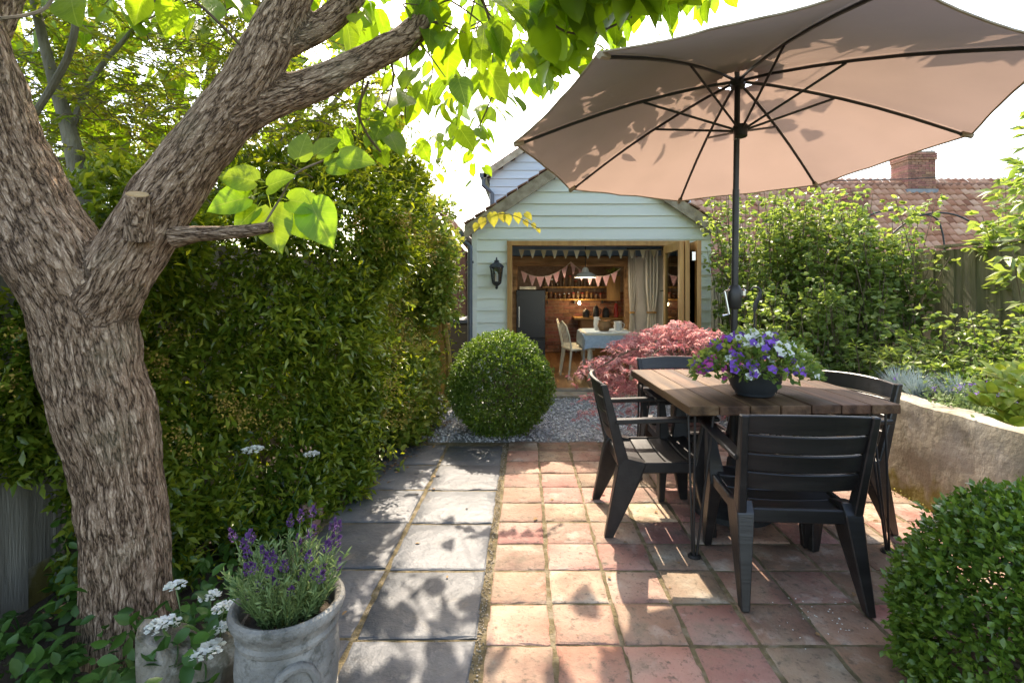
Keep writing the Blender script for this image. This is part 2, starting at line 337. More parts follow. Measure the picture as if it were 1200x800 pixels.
M['greyfence'] = mat('grey_fence', (0.16, 0.145, 0.11), (0.27, 0.25, 0.2), scale=5, rough=0.9, bump=0.5, bscale=22, stretch=(3, 3, .35), objvar=0.15)
M['goldfence'] = mat('golden_timber', (0.3, 0.17, 0.035), (0.43, 0.27, 0.07), scale=6, rough=0.8, bump=0.3, stretch=(3, 3, .4), objvar=0.1)
M['board'] = mat('sage_weatherboard', (0.62, 0.655, 0.59), (0.69, 0.72, 0.645), scale=3, rough=0.6, bump=0.15, bscale=60, stretch=(.15, 1, 2), objvar=0.035, speck=(((.42, .44, .38), 6, .58, .74, .3),))
M['board2'] = mat('grey_weatherboard', (0.42, 0.46, 0.5), (0.5, 0.54, 0.58), scale=3, rough=0.6, bump=0.1, bscale=60, stretch=(.15, 1, 2), objvar=0.035)
M['verge'] = mat('weathered_verge', (0.23, 0.18, 0.12), (0.4, 0.34, 0.25), scale=9, rough=0.9, bump=0.5, bscale=40)
M['oak'] = mat('oak', (0.33, 0.165, 0.04), (0.46, 0.255, 0.07), scale=9, rough=0.5, bump=0.2, stretch=(2, 2, .25), objvar=0.08)
M['oldbeam'] = mat('old_beam', (0.2, 0.1, 0.04), (0.36, 0.21, 0.1), scale=7, rough=0.8, bump=0.4, stretch=(.3, 2, 2))
M['floorwood'] = mat('wood_floor', (0.28, 0.13, 0.045), (0.4, 0.21, 0.08), scale=8, rough=0.4, stretch=(3, .3, 1), objvar=.15)
M['brick'] = mat('red_brick', (0.2, 0.085, 0.055), (0.31, 0.15, 0.1), scale=12, rough=0.9, bump=0.4, objvar=0.3)
M['mortar'] = mat('mortar', (0.25, 0.18, 0.13), (0.33, 0.26, 0.2), scale=20, rough=0.95)
M['plaster'] = mat('plaster', (0.5, 0.48, 0.44), (0.58, 0.56, 0.52), scale=3, rough=0.8)
M['bluewall'] = mat('blue_paint', (0.14, 0.22, 0.34), (0.2, 0.28, 0.4), scale=3, rough=0.7)
M['rooftile'] = mat('clay_roof_tile', (0.2, 0.075, 0.04), (0.36, 0.16, 0.09), (0.5, 0.3, 0.2), scale=2.2, rough=0.85, attr='rnd')
M['roofplain'] = mat('roof_tile_plain', (0.17, 0.08, 0.05), (0.29, 0.15, 0.095), scale=9, rough=0.9, bump=0.5)
M['canopy'] = mat('umbrella_canvas', (0.235, 0.18, 0.147), (0.26, 0.2, 0.165), scale=2.2, rough=0.9, transl=0.5, tcol=(1.0, .91, .88), bump=0.2, bscale=6)
M['darkmetal'] = mat('dark_metal', (0.022, 0.02, 0.019), (0.035, 0.032, 0.03), scale=12, rough=0.42, metal=0.4)
M['silver'] = mat('silver_metal', (0.5, 0.5, 0.5), rough=0.25, metal=1.0)
M['resin'] = mat('graphite_resin', (0.009, 0.008, 0.0075), (0.017, 0.015, 0.014), scale=6, rough=0.38, bump=0.1, bscale=26, stretch=(.25, 3, 3), spec=.5, speck=(((.08, .075, .065), 2.2, .52, .8, .25),))
M['tablewood'] = mat('table_wood', (0.042, 0.021, 0.011), (0.09, 0.046, 0.023), (0.14, 0.077, 0.04), scale=3, rough=0.62, bump=0.35, bscale=12, stretch=(5, .5, 5), objvar=0.2, spec=.22)
M['pot'] = mat('dark_pot', (0.02, 0.024, 0.027), (0.03, 0.034, 0.038), scale=10, rough=0.4)
M['stone'] = mat('weathered_stone', (0.12, 0.115, 0.1), (0.2, 0.19, 0.165), (0.31, 0.29, 0.25), scale=7, rough=0.9, bump=0.8, bscale=45, detail=9, speck=(((.06, .06, .045), 22, .55, .68, .8), ((.45, .43, .38), 12, .6, .7, .6)))
M['rock'] = mat('garden_rock', (0.08, 0.075, 0.05), (0.16, 0.14, 0.1), (0.27, 0.24, 0.19), scale=6, rough=0.9, bump=1.0, bscale=28, speck=(((.05, .055, .025), 16, .52, .66, .8), ((.4, .37, .31), 10, .58, .68, .7)))
M['redrock'] = mat('red_rock', (0.2, 0.11, 0.08), (0.3, 0.18, 0.14), scale=5, rough=0.9, bump=0.5)
M['fridge'] = mat('fridge_charcoal', (0.012, 0.0135, 0.016), (0.016, 0.018, 0.02), scale=2, rough=0.35)
M['cloth'] = mat('blue_tablecloth', (0.33, 0.42, 0.5), (0.45, 0.53, 0.6), scale=28, rough=0.9)
M['curtain'] = mat('linen_curtain', (0.7, 0.69, 0.63), (0.78, 0.77, 0.72), scale=10, rough=0.9, transl=.25, stretch=(3, 3, .2))
M['cream'] = mat('cream_paint', (0.6, 0.55, 0.4), (0.68, 0.63, 0.48), scale=5, rough=0.5)
M['white'] = mat('white_paint', (0.72, 0.72, 0.7), (0.8, 0.8, 0.78), scale=5, rough=0.4)
M['blackplastic'] = mat('bin_plastic', (0.035, 0.038, 0.042), (0.05, 0.053, 0.057), scale=4, rough=0.5)
M['gutter'] = mat('gutter_paint', (0.05, 0.06, 0.075), (0.07, 0.08, 0.095), scale=8, rough=0.4)
M['ironwork'] = mat('wrought_iron', (0.025, 0.028, 0.03), (0.045, 0.048, 0.05), scale=20, rough=0.6, metal=.3)
M['lampglass'] = glass('lantern_glass', (.85, .88, .85), .15)
M['doorglass'] = glass('door_glass', (.72, .76, .75), .08)
M['bulb'] = mat('bulb', (1.0, 0.8, 0.5), emit=14.0)
M['pink'] = mat('pink_cotton', (0.52, 0.27, 0.27), (0.58, 0.36, 0.34), scale=30, rough=.9, objvar=.15)
M['cotton'] = mat('printed_cotton', (0.55, 0.55, 0.5), (0.5, 0.42, 0.25), (0.3, 0.4, 0.5), scale=2, rough=.9, objvar=.2)
M['red'] = mat('red_enamel', (0.4, 0.02, 0.02), (0.5, 0.04, 0.03), scale=5, rough=.4)
M['jarmix'] = mat('jar_glass_brown', (0.14, 0.07, 0.03), (0.3, 0.2, 0.12), scale=3, rough=.2, objvar=.4)
M['steel'] = mat('brushed_steel', (0.45, 0.45, 0.44), rough=.3, metal=.9)
M['lead'] = mat('lead_flashing', (0.16, 0.17, 0.18), (0.24, 0.25, 0.26), scale=5, rough=.7)
ORD = 'first second third fourth fifth sixth seventh eighth ninth tenth eleventh twelfth thirteenth'.split()
# ------------------------------------------------------------------ ground, paving, gravel
def sheet(name, x0, x1, y0, y1, z, m, n=1):
    b = MB(); b.add([(x0+(x1-x0)*i/n, y0+(y1-y0)*j/n, z) for j in range(n+1) for i in range(n+1)],
                    [(j*(n+1)+i, j*(n+1)+i+1, (j+1)*(n+1)+i+1, (j+1)*(n+1)+i) for j in range(n) for i in range(n)])
    return struct(b.build(name, m))
sheet('ground', -900, 900, -300, 1800, -0.06, M['lawn'])
sheet('soil', -6, 8, -2, 14, -0.03, M['soil'])
paving = sheet('patio', -1.3, 2.6, 0.6, 4.74, -0.006, M['joint'])
gravelbed = sheet('gravel_path', -1.35, 2.6, 4.75, 6.9, -0.012, M['gravelbed'])

def slab_mesh(w, d, h, rough, seed, n=7, chip=0.0):
    rs = np.random.default_rng(seed); me_v = []; k = n+1
    for j in range(k):
        for i in range(k):
            q = lambda t: 0 if t == 0 else n if t == n else .16 if t == 1 else n-.16 if t == n-1 else t
            x = (q(i)/n-.5)*w; y = (q(j)/n-.5)*d; e = i in (0, n) or j in (0, n); z = 0
            if e: x += rs.normal()*0.0018; y += rs.normal()*0.0018; z -= 0.003+chip*rs.random()**4
            me_v.append([x, y, z])
    V = np.array(me_v); V[:, 2] += (fbm(V*np.array([5, 9, 1])+seed*3.1, 4)-.47)*rough
    top = [(j*k+i, j*k+i+1, (j+1)*k+i+1, (j+1)*k+i) for j in range(n) for i in range(n)]
    ring = [i for i in range(k)]+[j*k+n for j in range(1, k)]+[n*k+i for i in range(n-1, -1, -1)]+[j*k for j in range(n-1, 0, -1)]
    base = len(V); low = V[ring].copy(); low[:, 2] = -h; V = np.vstack([V, low]); r = len(ring)
    fs = top+[(ring[(i+1) % r], ring[i], base+i, base+(i+1) % r) for i in range(r)]
    me = bpy.data.meshes.new('slab'); me.from_pydata(V.tolist(), [], fs); me.update()
    me.polygons.foreach_set('use_smooth', [0 < i < n-1 and 0 < j < n-1 for j in range(n) for i in range(n)]+[False]*r)
    return me
slate_meshes = [slab_mesh(.485, .492, .04, .013, s, 9, .012) for s in range(5)]
for c, x0 in ((0, -.444), (1, -.952)):
    for r in range(8):
        y = 2.083-.51*2.5+.51*r
        if y > 4.6 and c == 1: pass
        o = link_mesh('slate_slab', slate_meshes[(r*2+c*3) % 5], M['slate'], paving)
        o.location = Vector((x0+random.uniform(-.004, .004), y+(0.012 if c else 0), 0.0+random.uniform(-.002, .003)))-wpos(paving)
        o.rotation_euler = (random.uniform(-.008, .008), random.uniform(-.008, .008), random.uniform(-.01, .01)+math.pi*random.randint(0, 1))
tile_meshes = {k: [slab_mesh(.258, .256, .03, .005, 20+s+ord(k), 6, .008) for s in range(4)] for k in 'abd'}
for k, mk in (('a', 'terra'), ('b', 'terra_b'), ('d', 'terra_d')):
    for me in tile_meshes[k]: me.materials.append(M[mk])
for c in range(10):
    for r in range(14):
        x = -.165+.275*(c+.5); y = 2.054-.27*3.5+.27*r
        if y > 4.72 or y < .7: continue
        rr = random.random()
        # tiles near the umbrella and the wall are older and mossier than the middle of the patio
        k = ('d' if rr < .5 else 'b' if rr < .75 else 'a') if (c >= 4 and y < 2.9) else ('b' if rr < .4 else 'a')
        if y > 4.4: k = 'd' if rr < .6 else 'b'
        o = link_mesh('terracotta_tile', random.choice(tile_meshes[k]), None, paving)
        o.location = Vector((x+random.uniform(-.004, .004), y+random.uniform(-.004, .004), random.uniform(-.003, .003)))-wpos(paving)
        o.rotation_euler = (random.uniform(-.008, .008), random.uniform(-.008, .008), random.uniform(-.012, .012)+math.pi/2*random.randint(0, 3))

def pebbles(name, P, size, m, parent=None):
    ico = bmesh.new(); bmesh.ops.create_icosphere(ico, subdivisions=1, radius=1.0); ico.verts.index_update()
    tv = np.array([v.co[:] for v in ico.verts]); tf = [tuple(v.index for v in f.verts) for f in ico.faces]; ico.free()
    tv = tv*np.array([1, .75, .5]); n = len(P)
    return leaves(name, P, rdir(n)*np.array([1, 1, .2]), size, (tv, tf), m, parent, ujit=.5)
n = 9000
gp = np.c_[RNG.uniform(-1.3, 2.55, n), RNG.uniform(4.76, 6.85, n), RNG.uniform(-.012, .012, n)]
tag(pebbles('gravel', gp, RNG.uniform(.009, .019, n), M['pebble']), 'loose grey gravel between the patio and the house', 'gravel')
n = 900
gp = np.c_[RNG.normal(-.186, .011, n), RNG.uniform(1.2, 4.7, n), np.full(n, -.003)]
tag(pebbles('joint_grit', gp, RNG.uniform(.003, .006, n), M['grit']), 'fine grit and moss in the joint between slate and terracotta', 'grit')
n = 500   # dry leaf litter along the foot of the hedge and in the joints
q = RNG.random(n); lp = np.c_[-1.2+.35*q+RNG.normal(0, .06, n), 3.3+q*2.2, RNG.uniform(-.02, .012, n)]
M['litter'] = mat('leaf_litter', (0.16, 0.08, 0.03), (0.3, 0.18, 0.08), scale=5, rough=.9, attr='rnd')
tag(leaves('leaf_litter', lp, rdir(n)*np.array([1, 1, .2]), RNG.uniform(.015, .04, n), T_DIA, M['litter'], None), 'dry brown leaf litter along the foot of the hedge', 'leaf litter')

n = 46
fx, fy = RNG.uniform(-1.1, 2.3, n), RNG.uniform(1.7, 4.6, n)
tag(leaves('fallen_leaves', np.c_[fx, fy, np.full(n, .006)], rdir(n)*np.array([1, 1, .15]), RNG.uniform(.012, .04, n), T_OV, M['litter'], None, ujit=.25), 'a few small fallen leaves scattered over the patio', 'leaf litter')
n = 40
tag(leaves('fallen_petals', np.c_[RNG.normal(1.27, .12, n), RNG.normal(2.22, .07, n), np.full(n, .006)], rdir(n)*np.array([1, 1, .1]), RNG.uniform(.006, .013, n), T_DIA, M['whitepetal'], None, ujit=.2), 'tiny white petals scattered on the tiles near the front chair', 'petals')

# ------------------------------------------------------------------ garden room (the sage weatherboarded extension)
HY = 7.0; XL, XR = -0.72, 2.5; RIDGE = (XL+XR)/2; EZ = 2.2; SL = 0.655
house = thing('garden_room', (RIDGE, HY, 0), 'sage green weatherboarded garden room with wide oak doorway and low gable roof', 'house')
OX0, OX1, OZ = -0.19, 2.12, 1.975      # doorway opening
def gable_z(x): return EZ+(min(x-XL, XR-x))*SL
z = -0.02; bi = 0
while z < 3.3:
    zt = z+.172
    segs = [(XL, OX0-.05), (OX1+.05, XR)] if z < OZ+.055 else [(XL, XR)]
    if z < OZ+.055 < zt-.02: part('weatherboard', M['board'], house, lambda m: m.hexa([(OX0-.05, HY-.03, OZ+.06), (OX1+.05, HY-.03, OZ+.06), (OX1+.05, HY, OZ+.06), (OX0-.05, HY, OZ+.06)], [(OX0-.05, HY-.012, zt), (OX1+.05, HY-.012, zt), (OX1+.05, HY, zt), (OX0-.05, HY, zt)]))
    if z > EZ-.05:
        d = (z+.09-EZ)/SL
        segs = [(XL+max(d, 0)-.03, XR-max(d, 0)+.03)] if XL+d < XR-d-.2 else []
    for a, b_ in segs:
        if zt > OZ+.09 > z and len(segs) == 1: pass
        m = MB(); y0 = HY
        m.hexa([(a, y0-.034, z), (b_, y0-.034, z), (b_, y0, z), (a, y0, z)], [(a, y0-.012, zt), (b_, y0-.012, zt), (b_, y0, zt), (a, y0, zt)])
        m.build('weatherboard', M['board'], house)
    z += .16; bi += 1
# side walls and roof
part('side_wall', M['board'], house, lambda b: b.box((XL+.04, HY+2.05, 1.1), (.08, 4.08, 2.24)))
part('side_wall', M['board'], house, lambda b: b.box((XR-.04, HY+2.05, 1.1), (.08, 4.08, 2.24)))
part('wall_lining', M['plaster'], house, lambda b: (b.box(((XL+OX0)/2-.0, HY+.06, 1.05), (OX0-XL-.09, .1, 2.1)), b.box(((XR+OX1)/2, HY+.06, 1.05), (XR-OX1-.09, .1, 2.1)), b.box((RIDGE, HY+.06, 2.16), (XR-XL-.1, .1, .2))))
for sgn in (-1, 1):
    ex = XL-.1 if sgn < 0 else XR+.1; ez = EZ-.1*SL+.02; rz = gable_z(RIDGE)+.05
    def roof(b, ex=ex, ez=ez, rz=rz):
        b.hexa([(ex, HY-.1, ez), (RIDGE, HY-.1, rz), (RIDGE, HY+4.2, rz), (ex, HY+4.2, ez)], [(ex, HY-.1, ez+.07), (RIDGE, HY-.1, rz+.07), (RIDGE, HY+4.2, rz+.07), (ex, HY+4.2, ez+.07)])
    part('roof_slope', M['roofplain'], house, roof)
    def barge(b, ex=ex, ez=ez, rz=rz):
        b.hexa([(ex, HY-.125, ez-.1), (RIDGE, HY-.125, rz-.1), (RIDGE, HY-.09, rz-.1), (ex, HY-.09, ez-.1)], [(ex, HY-.125, ez+.075), (RIDGE, HY-.125, rz+.075), (RIDGE, HY-.09, rz+.075), (ex, HY-.09, ez+.075)])
    part('verge_board', M['verge'], house, barge)
    for k in range(12):   # verge tiles seen edge on above the board
        t0 = k/12; t1 = (k+.96)/12
        a = Vector((ex, 0, ez+.08)).lerp(Vector((RIDGE, 0, rz+.08)), t0); c = Vector((ex, 0, ez+.08)).lerp(Vector((RIDGE, 0, rz+.08)), t1)
        part('verge_tile', M['roofplain'], house, lambda b: b.hexa([(a.x, HY-.15, a.z+.02), (c.x, HY-.15, c.z), (c.x, HY+.15, c.z), (a.x, HY+.15, a.z+.02)], [(a.x, HY-.15, a.z+.04), (c.x, HY-.15, c.z+.02), (c.x, HY+.15, c.z+.02), (a.x, HY+.15, a.z+.04)]))
part('corner_board', M['board'], house, lambda b: b.box((XL+.03, HY-.022, 1.1), (.07, .045, 2.2)))
# oak door frame, threshold, step
part('door_frame', M['oak'], house, lambda b: (b.box((OX0-.025, HY-.02, 1.0), (.065, .13, 2.0)), b.box((OX1+.025, HY-.02, 1.0), (.065, .13, 2.0)), b.box(((OX0+OX1)/2, HY-.021, OZ+.03), (OX1-OX0+.12, .132, .062))))
part('threshold', M['steel'], house, lambda b: b.box(((OX0+OX1)/2, HY-.02, .035), (OX1-OX0, .12, .03)))
for k in range(2):
    part('step_board', M['verge'], house, lambda b: b.box(((OX0+OX1)/2, HY-.19-.145*k, .012), (OX1-OX0+.1, .135, .03)))
# folded oak doors
def door_leaf(x0, y0, x1, y1):
    d = bpy.data.objects.new('door_leaf', None); COL.objects.link(d); d.parent = house
    c = Vector(((x0+x1)/2, (y0+y1)/2, 0)); d.location = c-house.location
    a = Vector((x0, y0, 0)); e = Vector((x1, y1, 0)); u = (e-a).normalized(); nrm = Vector((-u.y, u.x, 0)); L_ = (e-a).length
    z0, z1 = .05, OZ-.012
    def st(p, q, w, h): return lambda b: b.bar(p, q, (w, h), side=u)
    part('stile', M['oak'], d, st(a+u*.045+Vector((0,0,z0)), a+u*.045+Vector((0,0,z1)), .09, .05))
    part('stile', M['oak'], d, st(e-u*.045+Vector((0,0,z0)), e-u*.045+Vector((0,0,z1)), .09, .05))
    for zz, hh in ((z0+.09, .18), (z1-.05, .1)):
        part('rail', M['oak'], d, lambda b: b.bar(a+u*.09+Vector((0,0,zz)), e-u*.09+Vector((0,0,zz)), (hh, .046), side=(0, 0, 1)))
    part('pane', M['doorglass'], d, lambda b: b.bar(a+u*.092+Vector((0,0,(z0+z1)/2+.04)), e-u*.092+Vector((0,0,(z0+z1)/2+.04)), (z1-z0-.28, .012), side=(0, 0, 1)))
    return d
l1 = door_leaf(1.87, 6.93, 1.845, 6.1); l2 = door_leaf(1.9, 6.07, 2.03, 6.88); l3 = door_leaf(2.07, 6.9, 2.04, 6.08)
part('hinge', M['silver'], l2, lambda b: b.box((1.97, 6.06, 1.78), (.04, .012, .1)))
# interior shell
IFL = .03
room_floor = part('room_floor', M['mortar'], house, lambda b: b.box(((XL+XR)/2, HY+2.0, IFL-.05), (XR-XL-.17, 3.95, .06)))
for k in range(22):
    x = XL+.16+k*.138
    fb = part('floorboard', M['floorwood'], house, lambda b: b.box((x, HY+1.98, IFL-.006), (.133, 3.9, .02)))
part('ceiling', M['bluewall'], house, lambda b: b.box(((XL+XR)/2, HY+2.05, 2.16), (XR-XL-.18, 3.86, .03)))
lint = part('lintel_beam', M['oldbeam'], house, lambda b: b.box((.72, 9.0, 1.865), (2.2, .2, .17)), bevel=.012)
part('oak_post', M['oldbeam'], house, lambda b: b.box((1.79, 9.0, .92), (.14, .16, 1.72)), bevel=.01)
part('oak_post', M['oldbeam'], house, lambda b: b.box((-.2, 9.0, .92), (.12, .16, 1.72)), bevel=.01)
part('partition', M['bluewall'], house, lambda b: b.box((.85, 9.0, 2.05), (3.0, .12, .19)))
part('partition', M['plaster'], house, lambda b: b.box((2.15, 9.02, .98), (.56, .1, 1.9)))
bw = part('kitchen_wall', M['mortar'], house, lambda b: b.box((.85, 10.95, 1.1), (3.0, .1, 2.1)))
bm_ = MB().box((0, 0, 0), (.21, .03, .064)); bo = bm_.build('brick', M['brick'], bw); bo.location = (0, 0, 0)
first = True
for r in range(17):
    for k in range(11):
        x = .25+k*.22+(.11 if r % 2 else 0); zc = IFL+.05+r*.075
        o = bo if first else bo.copy()
        if not first: COL.objects.link(o)
        first = False
        o.location = Vector((x, 10.895+random.uniform(-.004, .004), zc))-wpos(bw)
part('kitchen_ceiling', M['oldbeam'], house, lambda b: b.box((.85, 10.0, 2.06), (3.0, 1.85, .03)))
for k in range(5): part('ceiling_joist', M['oldbeam'], house, lambda b: b.box((.0+k*.42, 10.0, 1.98), (.08, 1.8, .12)))

# downpipe and gutter on the left corner
dp = thing('downpipe', (XL-.04, HY-.12, 0), 'dark grey downpipe running down the left corner of the garden room', 'downpipe')
part('pipe', M['gutter'], dp, lambda b: b.tube([(XL-.16, HY-.1, 2.14), (XL-.16, HY-.1, 2.06), (XL-.02, HY-.12, 1.96), (XL-.02, HY-.12, .03)], .034, 10), smooth=True)
for zz in (.5, 1.75): part('bracket', M['gutter'], dp, lambda b: b.box((XL-.02, HY-.1, zz), (.09, .06, .03)))
gu = part('gutter', M['gutter'], dp, lambda b: b.prism([(XL-.22, 2.1), (XL-.11, 2.1), (XL-.12, 2.17), (XL-.21, 2.17)], 1, HY-.13, HY+3.9))

# wall lantern
c = at(582, 322, HY-.12)
lan = thing('wall_lantern', (c.x, HY-.03, c.z), 'black wrought iron wall lantern left of the oak doorway', 'lantern')
part('backplate', M['ironwork'], lan, lambda b: b.box((c.x, HY-.045, c.z), (.07, .02, .26)))
part('arm', M['ironwork'], lan, lambda b: b.box((c.x, HY-.085, c.z+.12), (.025, .08, .025)))
part('roof_cap', M['ironwork'], lan, lambda b: b.lathe([(.1, .1), (.085, .13), (.045, .155), (.03, .17), (.035, .185), (.012, .2), (.01, .225), (.002, .235)], c, 6))
part('glass_body', M['lampglass'], lan, lambda b: b.lathe([(.055, -.09), (.082, .098)], c, 6))
for k in range(6):
    a = math.pi*k/3
    part('cage_bar', M['ironwork'], lan, lambda b: b.bar((c.x+.057*math.cos(a), c.y+.057*math.sin(a), c.z-.1), (c.x+.084*math.cos(a), c.y+.084*math.sin(a), c.z+.1), (.012, .012)))
part('base_cup', M['ironwork'], lan, lambda b: b.lathe([(.008, -.19), (.02, -.17), (.014, -.155), (.05, -.125), (.066, -.1), (.06, -.088)], c, 6))
part('candle_bulb', M['white'], lan, lambda b: b.lathe([(.02, -.088), (.02, .0), (.012, .03), (.003, .045)], c, 10))

# ------------------------------------------------------------------ things inside the doorway
def lamp_light(name, loc, power, col=(1, .72, .42), r=.04):
    l = bpy.data.lights.new(name, 'POINT'); l.energy = power; l.color = col; l.shadow_soft_size = r
    o = bpy.data.objects.new(name, l); COL.objects.link(o); o.location = loc; return o
fr = thing('fridge', (at(621, 400, 8.9).x, 9.3, IFL), 'tall charcoal fridge freezer standing inside the doorway', 'fridge')
fx0, fx1 = at(605, 0, 8.85).x, at(639, 0, 8.85).x
part('cabinet', M['fridge'], fr, lambda b: b.box(((fx0+fx1)/2, 9.2, IFL+.675), (fx1-fx0, .6, 1.33)), bevel=.012)
part('freezer_door', M['fridge'], fr, lambda b: b.box(((fx0+fx1)/2, 8.875, IFL+.26), (fx1-fx0, .04, .46)), bevel=.01)
part('fridge_door', M['fridge'], fr, lambda b: b.box(((fx0+fx1)/2, 8.875, IFL+.925), (fx1-fx0, .04, .82)), bevel=.01)
part('handle', M['silver'], fr, lambda b: b.bar((fx0+.05, 8.84, IFL+.7), (fx0+.05, 8.84, IFL+1.05), (.02, .02)))
tray = thing('tray', ((fx0+fx1)/2, 9.1, IFL+1.34), 'pale serving tray lying on top of the charcoal fridge', 'tray')
part('base', M['cream'], tray, lambda b: b.box(((fx0+fx1)/2-.05, 9.0, IFL+1.352), (.28, .18, .02)))
for y in (8.9, 9.09): part('lip', M['cream'], tray, lambda b: b.box(((fx0+fx1)/2-.05, y, IFL+1.37), (.28, .012, .05)))
for i, (py, lab) in enumerate(((336.5, 'upper'), (351, 'lower'))):
    zz = at(0, py, 10.7).z
    sh = thing('wall_shelf', (.95, 10.75, zz), f'{lab} long wooden shelf on the brick kitchen wall', 'shelf', 'kitchen shelves')
    part('board', M['oak'], sh, lambda b: b.box((1.02, 10.76, zz), (1.35, .2, .03)))
    for k in range(3): part('bracket', M['ironwork'], sh, lambda b: b.box((.45+k*.57, 10.78, zz-.05), (.02, .16, .07)))
    kinds = ('upper', 'lower')
    for k in range(13 if i else 10):
        x = .42+k*(.095 if i else .125); h = random.uniform(.08, .15) if i else random.uniform(.1, .24); r_ = random.uniform(.028, .042)
        j = thing('storage_jar', (x, 10.74, zz+.015), f'{ORD[k]} small storage jar from the left on the {lab} kitchen shelf', 'jar', f'jars on the {lab} kitchen shelf')
        part('body', M['jarmix'], j, lambda b: b.lathe([(r_*.9, 0), (r_, .01), (r_, h*.8), (r_*.8, h*.88)], (x, 10.74, zz+.0155), 10), smooth=True)
        part('lid', random.choice([M['steel'], M['oak'], M['red']]), j, lambda b: b.lathe([(r_*.85, h*.88), (r_*.85, h)], (x, 10.74, zz+.0155), 10))
wz = at(0, 373, 10.4).z
wt = thing('kitchen_worktop', (1.45, 10.5, IFL), 'oak kitchen worktop below the shelves against the brick wall', 'worktop')
part('top', M['oak'], wt, lambda b: b.box((1.55, 10.58, wz), (1.15, .58, .04)))
part('cabinet', M['oldbeam'], wt, lambda b: b.box((1.6, 10.6, IFL+(wz-IFL)/2-.01), (1.0, .52, wz-IFL-.045)))
for k in range(2): part('cabinet_door', M['oldbeam'], wt, lambda b: b.box((1.36+k*.49, 10.33, IFL+(wz-IFL)/2), (.46, .02, wz-IFL-.12)))
for k, (x, r_, h, mm, lab) in enumerate(((1.22, .07, .16, 'ironwork', 'black kettle on the oak worktop'), (1.42, .06, .24, 'ironwork', 'tall black coffee maker on the oak worktop'), (1.62, .07, .2, 'ironwork', 'black pan standing near the end of the worktop'), (1.83, .045, .3, 'red', 'red enamel canister at the right end of the worktop'))):
    j = thing('kitchen_vessel', (x, 10.45, wz+.02), lab, 'vessel')
    part('body', M[mm], j, lambda b: b.lathe([(r_, .001), (r_*1.05, h*.5), (r_*.8, h*.85), (r_*.5, h*.95)], (x, 10.45, wz+.02), 12), smooth=True)
    part('knob', M['steel'], j, lambda b: b.lathe([(.012, h*.95), (.015, h), (.006, h+.02)], (x, 10.45, wz+.02), 8))
    part('handle', M[mm], j, lambda b: b.tube([(x+r_*.9, 10.45, wz+.02+h*.75), (x+r_+.04, 10.45, wz+.02+h*.65), (x+r_+.03, 10.45, wz+.02+h*.3), (x+r_*.95, 10.45, wz+.02+h*.2)], .008, 6))
cb = at(719, 338, 9.6)
cbd = thing('chopping_board', cb, 'tan wooden board hanging beside the kitchen shelves', 'board')
part('board', M['oak'], cbd, lambda b: b.box(cb, (.25, .025, .46)), bevel=.008)
part('string', M['cream'], cbd, lambda b: b.tube([(cb.x-.05, cb.y, cb.z+.225), (cb.x, cb.y, cb.z+.34), (cb.x+.05, cb.y, cb.z+.225)], .006, 5))
hp = at(719, 318, 9.5); hpl = thing('trailing_houseplant', hp, 'small trailing green houseplant above the hanging board', 'plant')
n = 90; leaves('foliage', np.array(hp)+RNG.normal(0, .05, (n, 3)), rdir(n, -.3), RNG.uniform(.04, .07, n), T_DIA, M['shrub'], hpl)
# pendant lamp
pl = at(686, 322, 8.2)
pen = thing('pendant_lamp', (pl.x, pl.y, 2.12), 'white enamel pendant lamp hanging behind the doorway', 'lamp')
part('shade', M['white'], pen, lambda b: b.lathe([(.175, -.045), (.17, -.02), (.12, .02), (.06, .045), (.045, .1), (.02, .12), (.018, .12), (.04, .095), (.055, .04), (.115, .012), (.165, -.025), (.17, -.045)], pl, 24, cap=False), smooth=True)
part('cord', M['ironwork'], pen, lambda b: b.tube([pl+Vector((0, 0, .12)), Vector((pl.x, pl.y, 2.14))], .006, 5))
part('bulb', M['bulb'], pen, lambda b: b.lathe([(.004, -.03), (.028, -.01), (.026, .02), (.012, .05)], pl, 10), smooth=True)
lamp_light('pendant_light', (pl.x, pl.y, pl.z-.08), 4, (1, .88, .72))
sb = at(679, 355, 10.55); sbo = thing('shelf_lamp', sb, 'small lit bulb under the lower kitchen shelf', 'lamp')
part('bulb', M['bulb'], sbo, lambda b: b.lathe([(.004, -.035), (.025, -.01), (.02, .02), (.01, .035)], sb, 10), smooth=True)
part('holder', M['ironwork'], sbo, lambda b: b.lathe([(.012, .035), (.014, .06), (.01, .075)], sb, 8))
lamp_light('shelf_light', sb+Vector((0, -.06, -.02)), 1.0)
# bunting: a string with flags, one thing per string
def bunting(lab, a, b_, sag, n, m1, fw, fh, m2=None):
    g = thing('bunting', a, lab, 'bunting')
    P_ = [a.lerp(b_, t)+Vector((0, 0, -sag*4*t*(1-t))) for t in (i/(n*2) for i in range(n*2+1))]
    part('string', M['cream'], g, lambda k: k.tube(P_, .005, 4))
    for i in range(n):
        p, q = P_[2*i]+Vector((0, -.004, 0)), P_[2*i+1]+Vector((0, -.004, 0)); u = (q-p).normalized(); c = (p+q)/2
        part('flag', (m2 or m1) if i % 2 else m1, g, lambda k: k.hexa([c-u*fw/2, c+u*fw/2, c+u*.006+Vector((0, 0, -fh)), c-u*.006+Vector((0, 0, -fh))], [v+Vector((0, .006, 0)) for v in (c-u*fw/2, c+u*fw/2, c+u*.006+Vector((0, 0, -fh)), c-u*.006+Vector((0, 0, -fh)))]))
bunting('string of pink triangular flags swagged towards the kitchen, left of the pendant', at(612, 318, 8.75), at(669, 307, 8.6), .16, 6, M['pink'], .13, .17)
bunting('string of pink triangular flags swagged to the right of the pendant', at(669, 307, 8.6), at(727, 315, 8.75), .18, 6, M['pink'], .13, .17)
